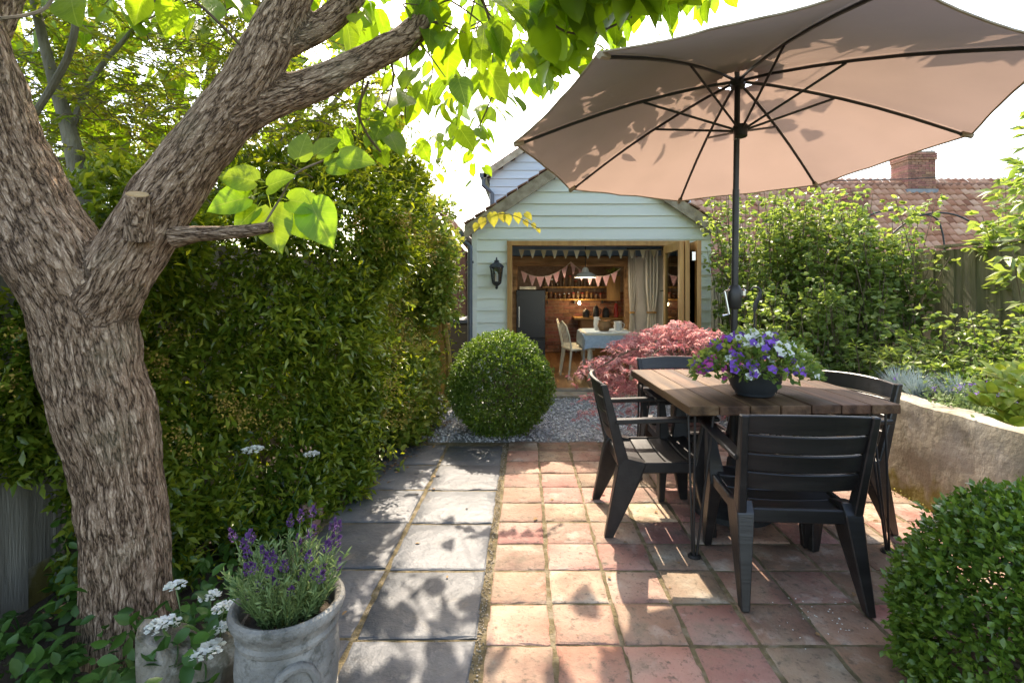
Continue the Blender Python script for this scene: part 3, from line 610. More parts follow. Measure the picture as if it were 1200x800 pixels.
bunting('row of small printed flags hung along the inside of the door head', at(608, 292.3, 7.5), at(776, 292.3, 7.5), .012, 13, M['cotton'], .085, .12, M['cream'])
# dining table, chairs, cloth, curtains
tx0, tx1 = at(685, 0, 7.7).x, at(745, 0, 7.7).x
tb = thing('dining_table', ((tx0+tx1)/2, 8.0, IFL), 'cream dining table with turned legs under the blue cloth', 'table')
part('top', M['cream'], tb, lambda b: b.box(((tx0+tx1)/2, 8.1, .715), (tx1-tx0, .95, .03)))
for x in (tx0+.07, tx1-.07):
    for y in (7.7, 8.5):
        part('leg', M['cream'], tb, lambda b: b.lathe([(.022, 0), (.03, .03), (.018, .06), (.03, .2), (.038, .35), (.024, .42), (.04, .46), (.04, .66)], (x, y, IFL), 10), smooth=True)
clo = MB(); nx, ny = 14, 12
def cl(i, j):
    u, v = i/nx, j/ny; x = tx0-.18+u*(tx1-tx0+.36); y = 7.45+v*1.3; zc = .738
    ex = max(tx0-x, x-tx1, 0); ey = max(7.625-y, y-8.575, 0); d = ex+ey
    return (min(max(x, tx0-.03), tx1+.03)+(.02*math.sin(j*1.9) if ex else 0), min(max(y, 7.6), 8.6)+(.02*math.sin(i*2.1) if ey else 0), zc-1.25*d)
clo.add([cl(i, j) for j in range(ny+1) for i in range(nx+1)], [(j*(nx+1)+i, j*(nx+1)+i+1, (j+1)*(nx+1)+i+1, (j+1)*(nx+1)+i) for j in range(ny) for i in range(nx)])
tag(clo.build('tablecloth', M['cloth'], None, smooth=True), 'pale blue patterned cloth draped over the dining table', 'tablecloth')
def din_chair(x, y, rz, lab):
    t = thing('dining_chair', (0, 0, 0), lab, 'chair', 'cream dining chairs inside')
    part('seat', M['cream'], t, lambda b: b.box((0, .02, .44), (.4, .4, .035)), bevel=.01)
    for sx in (-1, 1):
        part('leg', M['cream'], t, lambda b: b.tube([(sx*.15, .17, .43), (sx*.18, .2, 0)], [.018, .013], 8))
        part('leg', M['cream'], t, lambda b: b.tube([(sx*.15, -.15, .43), (sx*.19, -.21, 0)], [.018, .013], 8))
    part('back_bow', M['cream'], t, lambda b: b.tube([(-.18, -.16, .45), (-.19, -.2, .65), (-.15, -.235, .8), (0, -.25, .86), (.15, -.235, .8), (.19, -.2, .65), (.18, -.16, .45)], .014, 8), smooth=True)
    for k in range(4):
        xx = -.1+k*.066
        part('spindle', M['cream'], t, lambda b: b.tube([(xx*.9, -.16, .455), (xx, -.235, .83)], .007, 6))
    t.location = (x, y, IFL); t.rotation_euler.z = rz
    return t
din_chair(at(676, 0, 8.05).x, 8.0, R(-75), 'cream spindle-back dining chair, nearest to the doorway, left of the blue table')
din_chair(at(671, 0, 8.45).x, 8.5, R(-95), 'cream spindle-back dining chair behind the other, left of the blue table')
for k, (px, Y, r_, h, mm, lab) in enumerate(((708, 8.0, .1, .16, 'oldbeam', 'woven brown basket on the blue tablecloth'), (699, 8.2, .05, .2, 'white', 'white jug on the blue tablecloth'), (724, 8.1, .07, .14, 'white', 'white bowl at the right end of the blue tablecloth'))):
    x = at(px, 0, Y).x
    j = thing('table_vessel', (x, Y, .74), lab, 'vessel')
    part('body', M[mm], j, lambda b: b.lathe([(r_*.7, 0), (r_, h*.45), (r_*.85, h*.9), (r_*.95, h), (r_*.85, h), (r_*.75, h*.85), (r_*.8, h*.4)], (x, Y, .7405), 14), smooth=True)
    part('handle', M[mm], j, lambda b: b.tube([(x+r_*.9, Y, .74+h*.85), (x+r_*1.5, Y, .74+h*.7), (x+r_*1.3, Y, .74+h*.3), (x+r_*.9, Y, .74+h*.25)], .007, 6))
for k, (px0, px1, Y, lab) in enumerate(((736, 745, 8.72, 'linen curtain tied back beside the oak post'), (755, 772, 8.7, 'wide linen curtain at the right of the room'))):
    x0, x1 = at(px0, 0, Y).x, at(px1, 0, Y).x; zt, zb = 2.03, .35
    cu = thing('curtain', ((x0+x1)/2, Y, zt), lab, 'curtain', 'linen curtains inside the doorway')
    b = MB(); nu, nv = 28, 10
    def cp(i, j):
        u, v = i/nu, j/nv; pinch = 1-.45*math.exp(-((v-.62)/.16)**2)
        return ((x0+x1)/2+(u-.5)*(x1-x0)*pinch, Y+.035*math.sin(u*nu*.95)*pinch, zt+(zb-zt)*v)
    b.add([cp(i, j) for j in range(nv+1) for i in range(nu+1)], [(j*(nu+1)+i, j*(nu+1)+i+1, (j+1)*(nu+1)+i+1, (j+1)*(nu+1)+i) for j in range(nv) for i in range(nu)])
    b.build('drape', M['curtain'], cu, smooth=True)
    part('tieback', M['oak'], cu, lambda b: b.box(((x0+x1)/2, Y, zt+(zb-zt)*.62), ((x1-x0)*.6, .09, .03)))
cr = thing('curtain_pole', (2.0, 8.68, 2.04), 'dark curtain pole above the linen curtains', 'curtain pole')
part('pole', M['ironwork'], cr, lambda b: b.tube([(1.72, 8.68, 2.045), (2.42, 8.68, 2.045)], .013, 8))
for x in (1.71, 2.43): part('finial', M['ironwork'], cr, lambda b: b.lathe([(.004, -.022), (.022, 0), (.004, .022)], (x, 8.68, 2.045), 8))
wd = thing('white_towel', at(783, 345, 8.6), 'white towel hanging beside the folded doors inside the room', 'towel')
wx = at(783, 0, 8.6).x
tw = MB(); tw.add([(wx-.1+.2*i/8, 8.6+.012*math.sin(i*1.7), 1.35-.6*j/4) for j in range(5) for i in range(9)], [(j*9+i, j*9+i+1, (j+1)*9+i+1, (j+1)*9+i) for j in range(4) for i in range(8)]); tw.build('cloth', M['white'], wd, smooth=True)
part('rail', M['ironwork'], wd, lambda b: b.tube([(wx-.13, 8.6, 1.352), (wx+.13, 8.6, 1.352)], .01, 6))

# ------------------------------------------------------------------ house behind, neighbour's outbuilding, neighbour's roof and chimney
BY = 11.3
bh = thing('rear_house', (.6, BY, 0), 'taller pale grey weatherboarded house end rising behind the garden room', 'house')
bx0, bx1 = at(574, 0, BY).x, 3.6; bxm = (bx0+bx1)/2; bez = at(0, 205, BY).z; bsl = .67
z = 2.0
while z < bez+bsl*(bxm-bx0):
    d = max(0, (z+.1-bez)/bsl)
    if bx0+d < bx1-d-.2:
        a, b_ = bx0+d, bx1-d
        part('weatherboard', M['board2'], bh, lambda m: m.hexa([(a, BY-.034, z), (b_, BY-.034, z), (b_, BY, z), (a, BY, z)], [(a, BY-.012, z+.19), (b_, BY-.012, z+.19), (b_, BY, z+.19), (a, BY, z+.19)]))
    z += .178
part('wall', M['board2'], bh, lambda b: b.prism([(bx0+.02, 0), (bx1-.02, 0), (bx1-.02, bez-.02), (bxm, bez-.02+bsl*(bxm-bx0)), (bx0+.02, bez-.02)], 1, BY+.001, BY+5))
for sg in (-1, 1):
    ex = bxm+sg*(bxm-bx0+.12); ez = bez-.12*bsl; rz = bez+bsl*(bxm-bx0)
    part('roof_slope', M['roofplain'], bh, lambda b: b.hexa([(ex, BY-.18, ez+.02), (bxm, BY-.18, rz+.02), (bxm, BY+5, rz+.02), (ex, BY+5, ez+.02)], [(ex, BY-.18, ez+.13), (bxm, BY-.18, rz+.13), (bxm, BY+5, rz+.13), (ex, BY+5, ez+.13)]))
    part('verge_board', M['verge'], bh, lambda b: b.hexa([(ex, BY-.2, ez-.05), (bxm, BY-.2, rz-.05), (bxm, BY-.182, rz-.05), (ex, BY-.182, ez-.05)], [(ex, BY-.2, ez+.1), (bxm, BY-.2, rz+.1), (bxm, BY-.182, rz+.1), (ex, BY-.182, ez+.1)]))
part('gutter', M['gutter'], bh, lambda b: b.prism([(bx0-.2, bez-.1), (bx0-.06, bez-.1), (bx0-.04, bez), (bx0-.22, bez)], 1, BY-.2, BY+5))
part('downpipe', M['gutter'], bh, lambda b: b.tube([(bx0-.13, BY-.12, bez-.1), (bx0-.13, BY-.12, bez-.25), (bx0+.05, BY-.09, bez-.42), (bx0+.05, BY-.09, 2.0)], .05, 8))
# outbuilding beyond the side passage
ob = thing('brick_outbuilding', (-1.3, 9.4, 0), 'old brick outbuilding with red tiled roof beyond the side passage', 'outbuilding')
ox1 = at(549, 0, 9.0).x
part('wall', M['brick'], ob, lambda b: b.box((ox1-1.0, 10.5, 1.0), (1.9, 3.0, 2.1)))
tl = MB()
V, RN = [], []
def tile_roof(name, parent, o, du, dv, nrm, nu, nv, w, l, jit=.012, curved=True):
    # clay tiles laid in overlapping rows: o = lower left corner, du along the eave, dv up the slope
    prof = [(-.5, 0), (-.3, .02), (-.1, .045), (.1, .05), (.3, .02), (.42, -.01), (.5, 0)] if curved else [(-.48, 0), (0, .01), (.48, 0)]
    tv = []; k = len(prof)
    for v_, zz in ((0, .035), (1.12, 0)):
        for u_, h in prof: tv.append((u_*w, v_*l, h*(w/.24)+zz))
    for u_, h in prof: tv.append((u_*w, 0.0, h*(w/.24)+.012))
    tf = [(i, i+1, k+i+1, k+i) for i in range(k-1)]+[(2*k+i, 2*k+i+1, i+1, i) for i in range(k-1)]
    P_ = [o+du*((i+.5)*w)+dv*(j*l)+nrm*random.uniform(0, jit) for j in range(nv) for i in range(nu)]
    n = len(P_); r_ = np.clip(.5+.25*RNG.normal(size=n), 0, 1)
    return leaves(name, P_, np.tile(dv, (n, 1))+RNG.normal(0, .01, (n, 3)), 1.0, (np.array(tv), tf), M['rooftile'], parent, U=np.tile(nrm, (n, 1)), ujit=.012, rnd=r_)
du = Vector((0, 1, 0)); dv = Vector((-.62, 0, .78)).normalized(); nr = Vector((.78, 0, .62))
# slope facing the passage
tile_roof('roof_tiles', ob, Vector((ox1+.06, 11.9, 2.02)), -du, dv, nr, 18, 9, .165, .17, curved=False)
part('roof_slope', M['roofplain'], ob, lambda b: b.hexa([(ox1+.06, 9.0, 1.96), (ox1+.06, 12, 1.96), (ox1-.92, 12, 3.2), (ox1-.92, 9.0, 3.2)], [(ox1+.06, 9.0, 2.0), (ox1+.06, 12, 2.0), (ox1-.92, 12, 3.24), (ox1-.92, 9.0, 3.24)]))
part('gable_wall', M['brick'], ob, lambda b: b.prism([(ox1-.03, 2.0), (ox1-1.9, 2.0), (ox1-.95, 3.15)], 1, 9.05, 9.15))
# neighbour's roof on the right
NY = 15.0
nb = thing('neighbour_house', (8, NY, 0), 'low neighbouring house with red pantile roof beyond the right-hand shrubs', 'house')
rz_ = at(0, 217, NY+2).z; ez_ = 2.3
dv = Vector((0, 2.0, rz_-ez_)).normalized(); nr = Vector((0, -(rz_-ez_), 2.0)).normalized(); slope = math.hypot(2.0, rz_-ez_)
x0_ = 2.6
tile_roof('roof_tiles', nb, Vector((x0_, NY, ez_+.04)), Vector((1, 0, 0)), dv, nr, 62, int(slope/.26)+1, .235, .26)
part('roof_slope', M['roofplain'], nb, lambda b: b.prism([(NY, ez_), (NY+2, rz_-.01), (NY+4, ez_)], 0, x0_, 17.2))
part('wall', M['brick'], nb, lambda b: b.box((9.9, NY+2, 1.14), (14.4, 3.6, 2.3)))
for k in range(32): part('ridge_tile', M['roofplain'], nb, lambda b: b.tube([(x0_+.46*k, NY+2, rz_-.01), (x0_+.46*k+.45, NY+2, rz_+.0)], .11, 8))
def chimney(px0, px1, py0, py1, Y, lab):
    a, b_ = at(px0, py0, Y), at(px1, py1, Y); w = b_.x-a.x
    ch = thing('chimney', ((a.x+b_.x)/2, Y+.3, b_.z), lab, 'chimney')
    nrow = int((a.z-b_.z)/.078)
    core = part('core', M['mortar'], ch, lambda b: b.box(((a.x+b_.x)/2, Y+w*.44, (a.z+b_.z)/2), (w-.03, w*.88-.03, a.z-b_.z)))
    for r in range(nrow):
        zz = b_.z+.04+r*.078; gx = w/4; ext = .03 if r >= nrow-3 else 0
        for k in range(5 if r % 2 else 4):
            x0 = a.x-ext+(k-.5 if r % 2 else k)*gx*(1+2*ext/w); x1 = x0+gx*(1+2*ext/w)
            x0 = max(x0, a.x-ext); x1 = min(x1, b_.x+ext)
            part('brick', M['brick'], ch, lambda b: b.box(((x0+x1)/2, Y+w*.44, zz), (x1-x0-.012, w*.88+2*ext, .066)))
    return ch
ch1 = chimney(1064, 1097, 177, 224, NY+1.7, 'tall red brick chimney on the ridge of the neighbouring roof')
part('lead_flashing', M['lead'], ch1, lambda b: b.box((at(1080, 0, NY+1.7).x, NY+2.09, at(0, 224, NY+1.7).z), (1.0, .9, .12)))
c = at(1097, 190, NY+1.7); part('aerial', M['ironwork'], ch1, lambda b: (b.tube([c+Vector((.02, .2, -.1)), c+Vector((.02, .2, .5))], .015, 5), b.tube([c+Vector((-.15, .2, .42)), c+Vector((.2, .2, .42))], .01, 5)))
chimney(996, 1018, 222, 262, NY+.6, 'short broad brick stack lower down the neighbouring roof')
# overhead cable
cab = at(880, 213, 15.5); tag(part('overhead_cable', M['ironwork'], None, lambda b: b.tube([at(930, 213, 15.9), at(1060, 210, 16.2), at(1260, 198, 16)], .014, 5)), 'thin overhead cable crossing the sky above the red roof', 'cable')
# wheelie bin in the passage
bx = at(538, 0, 7.6).x
wb = thing('wheelie_bin', (bx, 7.75, -.02), 'dark grey wheelie bin in the side passage left of the garden room', 'bin')
part('body', M['blackplastic'], wb, lambda b: b.hexa([(bx-.17, 7.55, .06), (bx+.17, 7.55, .06), (bx+.17, 7.95, .06), (bx-.17, 7.95, .06)], [(bx-.22, 7.5, .88), (bx+.22, 7.5, .88), (bx+.22, 8.05, .88), (bx-.22, 8.05, .88)]), bevel=.015)
part('lid', M['blackplastic'], wb, lambda b: b.hexa([(bx-.235, 7.48, .885), (bx+.235, 7.48, .885), (bx+.235, 8.1, .885), (bx-.235, 8.1, .885)], [(bx-.2, 7.52, .95), (bx+.2, 7.52, .95), (bx+.2, 8.1, .97), (bx-.2, 8.1, .97)]), bevel=.012)
part('handle', M['blackplastic'], wb, lambda b: b.tube([(bx-.2, 8.12, .87), (bx+.2, 8.12, .87)], .02, 8))
for sx in (-1, 1): part('wheel', M['blackplastic'], wb, lambda b: b.tube([(bx+sx*.2, 7.98, .08), (bx+sx*.16, 7.98, .08)], .1, 16))
# golden timber gate post fence left of the passage
gx0 = at(497, 0, 6.6).x
gf = thing('timber_fence', (gx0, 6.7, -.02), 'short golden timber fence half hidden by the hedge beside the bin', 'fence')
for k in range(4): part('fence_board', M['goldfence'], gf, lambda b: b.box((gx0-.07+k*.1, 6.72+.008*(k % 2), .56), (.092, .022, 1.17)))
part('rail', M['goldfence'], gf, lambda b: b.box((gx0+.1, 6.76, .9), (.42, .045, .08)))

# ------------------------------------------------------------------ retaining wall, raised bed, fences
WX = 2.565
rw = MB(); ny, nz = 70, 14
def wallpt(t, j):
    # run over the profile: front face from foot to top, across the top, down the back
    y = 1.2+4.6*t; top = .685+.03*math.sin(y*1.3)
    prof = [(0, -.05)]+[(0, top*k/nz) for k in range(1, nz)]+[(0.008, top-.01), (.03, top), (.1, top+.004), (.17, top), (.19, top-.03), (.19, .3)]
    x, zz = prof[j]
    nn = float(fbm(np.array([[y*6+3, zz*6, x*6]]), 4)[0])-.47
    return (WX+x-.035*nn*(1 if j < nz else 0), y, zz+(.03*nn if j >= nz else 0))
kk = nz+6
rw.add([wallpt(i/ny, j) for i in range(ny+1) for j in range(kk)], [(i*kk+j, i*kk+j+1, (i+1)*kk+j+1, (i+1)*kk+j) for i in range(ny) for j in range(kk-1)]+[tuple(range(kk)), tuple(ny*kk+j for j in range(kk))])
ret = thing('retaining_wall', (WX, 3.5, 0), 'low rough rendered retaining wall along the right edge of the patio', 'wall')
rwo = rw.build('render_face', M['concrete'], ret, smooth=True)
nt = M['concrete'].node_tree       # damp moss and lichen rising from the foot of the wall
N_, L_ = nt.nodes, nt.links
bs = N_['Principled BSDF']; link = bs.inputs['Base Color'].links[0]; srcs = link.from_socket
geo = N_.new('ShaderNodeNewGeometry'); sx = N_.new('ShaderNodeSeparateXYZ'); L_.new(geo.outputs['Position'], sx.inputs[0])
ns = N_.new('ShaderNodeTexNoise'); ns.inputs['Scale'].default_value = 7; ns.inputs['Detail'].default_value = 8; L_.new(geo.outputs['Position'], ns.inputs['Vector'])
ad = N_.new('ShaderNodeMath'); ad.operation = 'MULTIPLY_ADD'; ad.inputs[1].default_value = -2.2; ad.inputs[2].default_value = -.02
L_.new(sx.outputs[2], ad.inputs[0]); a2 = N_.new('ShaderNodeMath'); a2.operation = 'ADD'; L_.new(ad.outputs[0], a2.inputs[0]); L_.new(ns.outputs[0], a2.inputs[1])
rp = N_.new('ShaderNodeMapRange'); rp.inputs['From Min'].default_value = .12; rp.inputs['From Max'].default_value = .3; L_.new(a2.outputs[0], rp.inputs['Value'])
mx = N_.new('ShaderNodeMix'); mx.data_type = 'RGBA'; L_.new(rp.outputs[0], mx.inputs[0]); L_.new(srcs, mx.inputs[6]); mx.inputs[7].default_value = (.15, .12, .025, 1); L_.new(mx.outputs[2], bs.inputs['Base Color'])
n = 500; mp = np.c_[WX-RNG.random(n)**2*.05-.002, RNG.uniform(1.5, 4.8, n), RNG.random(n)**2*.03]
M['moss'] = mat('moss', (.12, .12, .015), (.25, .22, .03), scale=5, rough=.95, attr='rnd')
tag(leaves('moss', mp, rdir(n, .8), RNG.uniform(.008, .02, n), T_DIA, M['moss'], None), 'yellow green moss along the foot of the retaining wall', 'moss')
struct(part('raised_bed', M['soil'], None, lambda b: b.hexa([(WX+.15, 1.2, -.02), (4.3, 1.2, -.02), (4.3, 7.5, -.02), (WX+.15, 7.5, -.02)], [(WX+.15, 1.2, .6), (4.3, 1.2, .62), (4.3, 7.5, .62), (WX+.15, 7.5, .58)])))
FX = 4.22
rf = thing('board_fence', (FX, 5, .5), 'tall weathered green-brown board fence behind the raised bed', 'fence')
y = 2.6; k = 0
while y < 11.8:
    w = .125+random.uniform(-.004, .004); top = 1.80+.012*math.sin(y)+random.uniform(-.004, .004)-max(0, (y-5.2))*.02
    part('fence_board', M['fence'], rf, lambda b: b.box((FX+(.012 if k % 2 else 0), y+w/2, (top+.3)/2), (.018, w+.012, top-.3)))
    y += w; k += 1
part('cap_rail', M['fence'], rf, lambda b: b.hexa([(FX-.03, 2.6, 1.80), (FX+.04, 2.6, 1.80), (FX+.04, 5.3, 1.815), (FX-.03, 5.3, 1.815)], [(FX-.03, 2.6, 1.825), (FX+.04, 2.6, 1.825), (FX+.04, 5.3, 1.84), (FX-.03, 5.3, 1.84)]))
lf = thing('panel_fence', (-2.25, 4, 0), 'grey weathered board fence behind the big tree and hedge', 'fence')
y = 1.3; k = 0
while y < 6.6:
    w = .145; part('fence_board', M['greyfence'], lf, lambda b: b.box((-2.24-(.012 if k % 2 else 0), y+w/2, .85), (.018, w+.01, 1.75))); y += w; k += 1
part('gravel_board', M['concrete'], lf, lambda b: b.box((-2.262, 3.95, .06), (.04, 5.3, .18)))

# ------------------------------------------------------------------ table
TZ = .80
tab = thing('garden_table', (1.385, 3.3, 0), 'square plank-topped garden table on black hairpin legs', 'table')
tl_ = MB
TW, TL = 1.14, 1.2; npl = 7; pw = TW/npl
for k in range(npl):
    x = -TW/2+pw*(k+.5); e = random.uniform(-.004, .004)
    m_ = MB(); m_.box((1.385+x, 3.3+e, TZ-.024+random.uniform(-.0015, .0015)), (pw-.006, TL, .048)); m_.build('plank', M['tablewood'], tab, bevel=.004)
part('batten', M['tablewood'], tab, lambda b: b.box((1.385, 3.3-.38, TZ-.062), (TW-.12, .07, .024)))
part('batten', M['tablewood'], tab, lambda b: b.box((1.385, 3.3+.38, TZ-.062), (TW-.12, .07, .024)))
for sx in (-1, 1):
    for sy in (-1, 1):
        cx, cy = 1.385+sx*(TW/2-.05), 3.3+sy*(TL/2-.05); fx, fy = cx+sx*.012, cy+sy*.012
        lg = part('leg', M['darkmetal'], tab, lambda b: b.tube([(cx, cy, TZ-.05), (fx, fy, .012)], .0065, 6))
        part('rod', M['darkmetal'], lg, lambda b: b.tube([(cx-sx*.1, cy, TZ-.05), (fx-sx*.016, fy, .012)], .0065, 6))
        part('rod', M['darkmetal'], lg, lambda b: b.tube([(cx, cy-sy*.1, TZ-.05), (fx, fy-sy*.016, .012)], .0065, 6))
        part('foot', M['darkmetal'], lg, lambda b: b.lathe([(.034, .0), (.034, .008), (.026, .014)], (fx-sx*.006, fy-sy*.006, 0.002), 14))
        part('fixing_plate', M['darkmetal'], lg, lambda b: b.box((cx-sx*.04, cy-sy*.04, TZ-.052), (.13, .13, .006)))
tab.rotation_euler.z = R(2.8)

# ------------------------------------------------------------------ chairs
def make_chair(lab):
    t = thing('garden_armchair', (0, 0, 0), lab, 'chair', 'dark resin armchairs round the garden table')
    m = M['resin']
    for k in range(4):     # seat planks, dished
        y0 = -.2+k*.118; zc = (.418, .41, .414, .43)[k]; tilt = (-.06, 0.02, .06, .1)[k]
        b = MB(); n = 8; vs = []
        for i in range(n+1):
            u = i/n*2-1; zz = zc-.012*(1-u*u)
            for yy, dz in ((y0, 0), (y0+.112, tilt*.112), (y0+.112, tilt*.112-.022), (y0, -.022)): vs.append((u*.232, yy, zz+dz))
        fs = [(i*4+j, i*4+(j+1) % 4, (i+1)*4+(j+1) % 4, (i+1)*4+j) for i in range(n) for j in range(4)]+[(0, 1, 2, 3), (n*4, n*4+1, n*4+2, n*4+3)]
        b.add(vs, fs); b.build('seat_slat', m, t, bevel=.003)
    part('seat_rail', m, t, lambda b: b.hexa([(-.245, .255, .375), (.245, .255, .375), (.245, .285, .375), (-.245, .285, .375)], [(-.245, .26, .44), (.245, .26, .44), (.245, .285, .435), (-.245, .285, .435)]), bevel=.006)
    part('seat_rail', m, t, lambda b: b.box((0, -.215, .385), (.48, .028, .065)), bevel=.006)
    for sx in (-1, 1):
        part('side_rail', m, t, lambda b: b.box((sx*.248, .03, .39), (.028, .5, .06)), bevel=.006)
        def blade(b, P_, xo, top_w, foot_w):     # leg cut like a tapering blade, thicker at the seat than at the foot
            zs = [z for y, z in P_]; n_ = len(P_); w_ = [foot_w+(top_w-foot_w)*min(1, z/.4) if z < .46 else .036 for z in zs]
            b.add([(sx*(xo+(.008 if z < .1 else 0)), y, z) for y, z in P_]+[(sx*(xo-w+(.008 if z < .1 else 0)), y, z) for (y, z), w in zip(P_, w_)], [tuple(range(n_)), tuple(range(n_, 2*n_))]+[(i, (i+1) % n_, n_+(i+1) % n_, n_+i) for i in range(n_)])
        part('leg', m, t, lambda b: blade(b, [(.305, 0.002), (.258, 0.002), (.175, .37), (.195, .44), (.232, .655), (.29, .655), (.297, .42)], .274, .07, .036), bevel=.005)
        part('leg', m, t, lambda b: blade(b, [(-.33, 0.002), (-.28, 0.002), (-.12, .33), (-.09, .42), (-.215, .45), (-.25, .40)], .274, .078, .036), bevel=.005)
        part('back_post', m, t, lambda b: b.hexa([(sx*.232, -.18, .40), (sx*.272, -.18, .40), (sx*.272, -.25, .40), (sx*.232, -.25, .40)], [(sx*.258, -.315, .865), (sx*.29, -.315, .865), (sx*.29, -.352, .865), (sx*.258, -.352, .865)]), bevel=.005)
        part('armrest', m, t, lambda b: b.hexa([(sx*.238, -.27, .645), (sx*.295, -.27, .645), (sx*.305, .315, .662), (sx*.238, .315, .662)], [(sx*.238, -.27, .67), (sx*.295, -.27, .67), (sx*.305, .315, .687), (sx*.238, .315, .687)]), bevel=.006)
    for k in range(4):
        z0 = .515+k*.089; z1 = z0+.081; b = MB(); n = 10; vs = []
        yb = lambda z: -.205-(z-.42)*.27
        for i in range(n+1):
            u = i/n*2-1; cv = -.038*(1-u*u); up = .012*(1-u*u) if k == 3 else 0
            hw = lambda z: .238+(z-.42)*.058
            for z, dy in ((z0, .012), (z1+up, .012), (z1+up, -.012), (z0, -.012)): vs.append((u*hw(z), yb(z)+cv+dy, z))
        fs = [(i*4+j, i*4+(j+1) % 4, (i+1)*4+(j+1) % 4, (i+1)*4+j) for i in range(n) for j in range(4)]+[(0, 1, 2, 3), (n*4, n*4+1, n*4+2, n*4+3)]
        b.add(vs, fs); b.build('back_slat', m, t, bevel=.004)
    return t
ch0 = make_chair('dark resin armchair nearest the camera, seen from behind')
spots = [((1.245, 2.56), R(-4), None), ((.775, 3.2), R(-90), 'dark resin armchair on the left side of the garden table, seen side on'),
         ((1.735, 3.12), R(108), 'dark resin armchair tucked in at the right side of the table near the wall'),
         ((1.16, 3.71), R(180), 'dark resin armchair at the far side of the table in front of the pink maple')]
for (x, y), rz, lab in spots:
    o = ch0 if lab is None else copy_tree(ch0)
    if lab: o['label'] = lab
    o.location = (x, y, 0); o.rotation_euler.z = rz

# ------------------------------------------------------------------ parasol
hub = Vector((1.341, 3.277, 2.75))
tips = [Vector(p) for p in ((.320, 2.253, 2.441), (-.075, 3.26, 2.325), (.362, 4.251, 2.221), (1.375, 4.645, 2.189), (2.372, 4.212, 2.249), (2.767, 3.205, 2.365), (2.33, 2.214, 2.469), (1.316, 1.82, 2.501))]
foot = Vector((1.309, 3.277, 0))
par = thing('parasol', foot, 'large tilted beige parasol with dark ribs standing through the garden table', 'umbrella')
nrm = Vector((0, 0, 0))
for i in range(8): nrm += (tips[i]-hub).cross(tips[(i+1) % 8]-hub)
nrm.normalize()
if nrm.z < 0: nrm = -nrm
joint = foot.lerp(hub, .74)
part('pole', M['darkmetal'], par, lambda b: b.tube([foot+Vector((0, 0, .1)), joint], .021, 14), smooth=True)
part('upper_pole', M['darkmetal'], par, lambda b: b.tube([joint, hub+nrm*-.03], .018, 12), smooth=True)
part('tilt_collar', M['silver'], par, lambda b: b.tube([foot.lerp(hub, .865)-Vector((0, 0, .03)), foot.lerp(hub, .865)+Vector((0, 0, .03))], .0195, 12))
ckp = foot.lerp(hub, .5)
cz = at(0, 349, 3.277).z
ck = Vector((foot.x+.03*cz/2.75, 3.277, cz))
crk = part('crank_housing', M['darkmetal'], par, lambda b: b.lathe([(.03, -.07), (.042, -.05), (.045, .05), (.03, .08)], ck, 14), smooth=True)
part('crank_handle', M['silver'], crk, lambda b: b.tube([ck+Vector((-.04, -.02, .05)), ck+Vector((-.075, -.03, .04)), ck+Vector((-.05, -.035, -.1)), ck+Vector((-.09, -.035, -.11))], .008, 7))
part('crank_knob', M['silver'], crk, lambda b: b.lathe([(.004, -.03), (.02, -.015), (.02, .015), (.004, .03)], ck+Vector((.055, 0, .03)), 10))
part('hub', M['darkmetal'], par, lambda b: b.tube([hub-nrm*.07, hub-nrm*.02], .045, 16))
run = hub-nrm*.36+Vector((.0, 0, 0))
part('runner', M['darkmetal'], par, lambda b: b.tube([run-nrm*.035, run+nrm*.035], [.038, .045], 16))
part('finial', M['darkmetal'], par, lambda b: b.tube([hub+nrm*.0, hub+nrm*.13, hub+nrm*.16], [.015, .02, .004], 10))
def ribpt(i, t): return hub.lerp(tips[i], t)+nrm*(.045*math.sin(math.pi*min(1, t*1.0))*1.0)
for i in range(8):
    rb = part('rib', M['darkmetal'], par, lambda b: b.tube([ribpt(i, .02)-nrm*.03]+[ribpt(i, t)-nrm*.022 for t in (.15, .3, .45, .6, .75, .9, .985)], .0095, 6), smooth=True)
    part('strut', M['darkmetal'], rb, lambda b: b.tube([run, ribpt(i, .42)-nrm*.03], .0075, 6))
    part('tip_cap', M['verge'], rb, lambda b: b.tube([ribpt(i, .955)-nrm*.02, ribpt(i, 1.0)-nrm*.012], .017, 6))
    # panel between this rib and the next, sagging a little between the ribs and scalloped at the hem
    b = MB(); nu, nv = 12, 14; j = (i+1) % 8; vs = []
    for a in range(nv+1):
        t = .09+(1-.09)*a/nv
        for c in range(nu+1):
            u = c/nu; p = ribpt(i, t).lerp(ribpt(j, t), u); s_ = 4*u*(1-u)
            p -= nrm*.03*s_*t*(1-.45*t); p += (hub-p)*.02*s_*t*t
            p += nrm*.016*(float(vnoise(np.array([[u*7+i*9, t*3, i*3.3]]))[0])-.5)*s_
            vs.append(p)
    b.add(vs, [(a*(nu+1)+c, a*(nu+1)+c+1, (a+1)*(nu+1)+c+1, (a+1)*(nu+1)+c) for a in range(nv) for c in range(nu)])
    pn = b.build('canopy_panel', M['canopy'], par, smooth=True)
    hem = [Vector(vs[nv*(nu+1)+c]) for c in range(nu+1)]
    part('hem', M['canopy_hem'] if 'canopy_hem' in M else M['verge'], pn, lambda q: q.tube(hem, .006, 5))
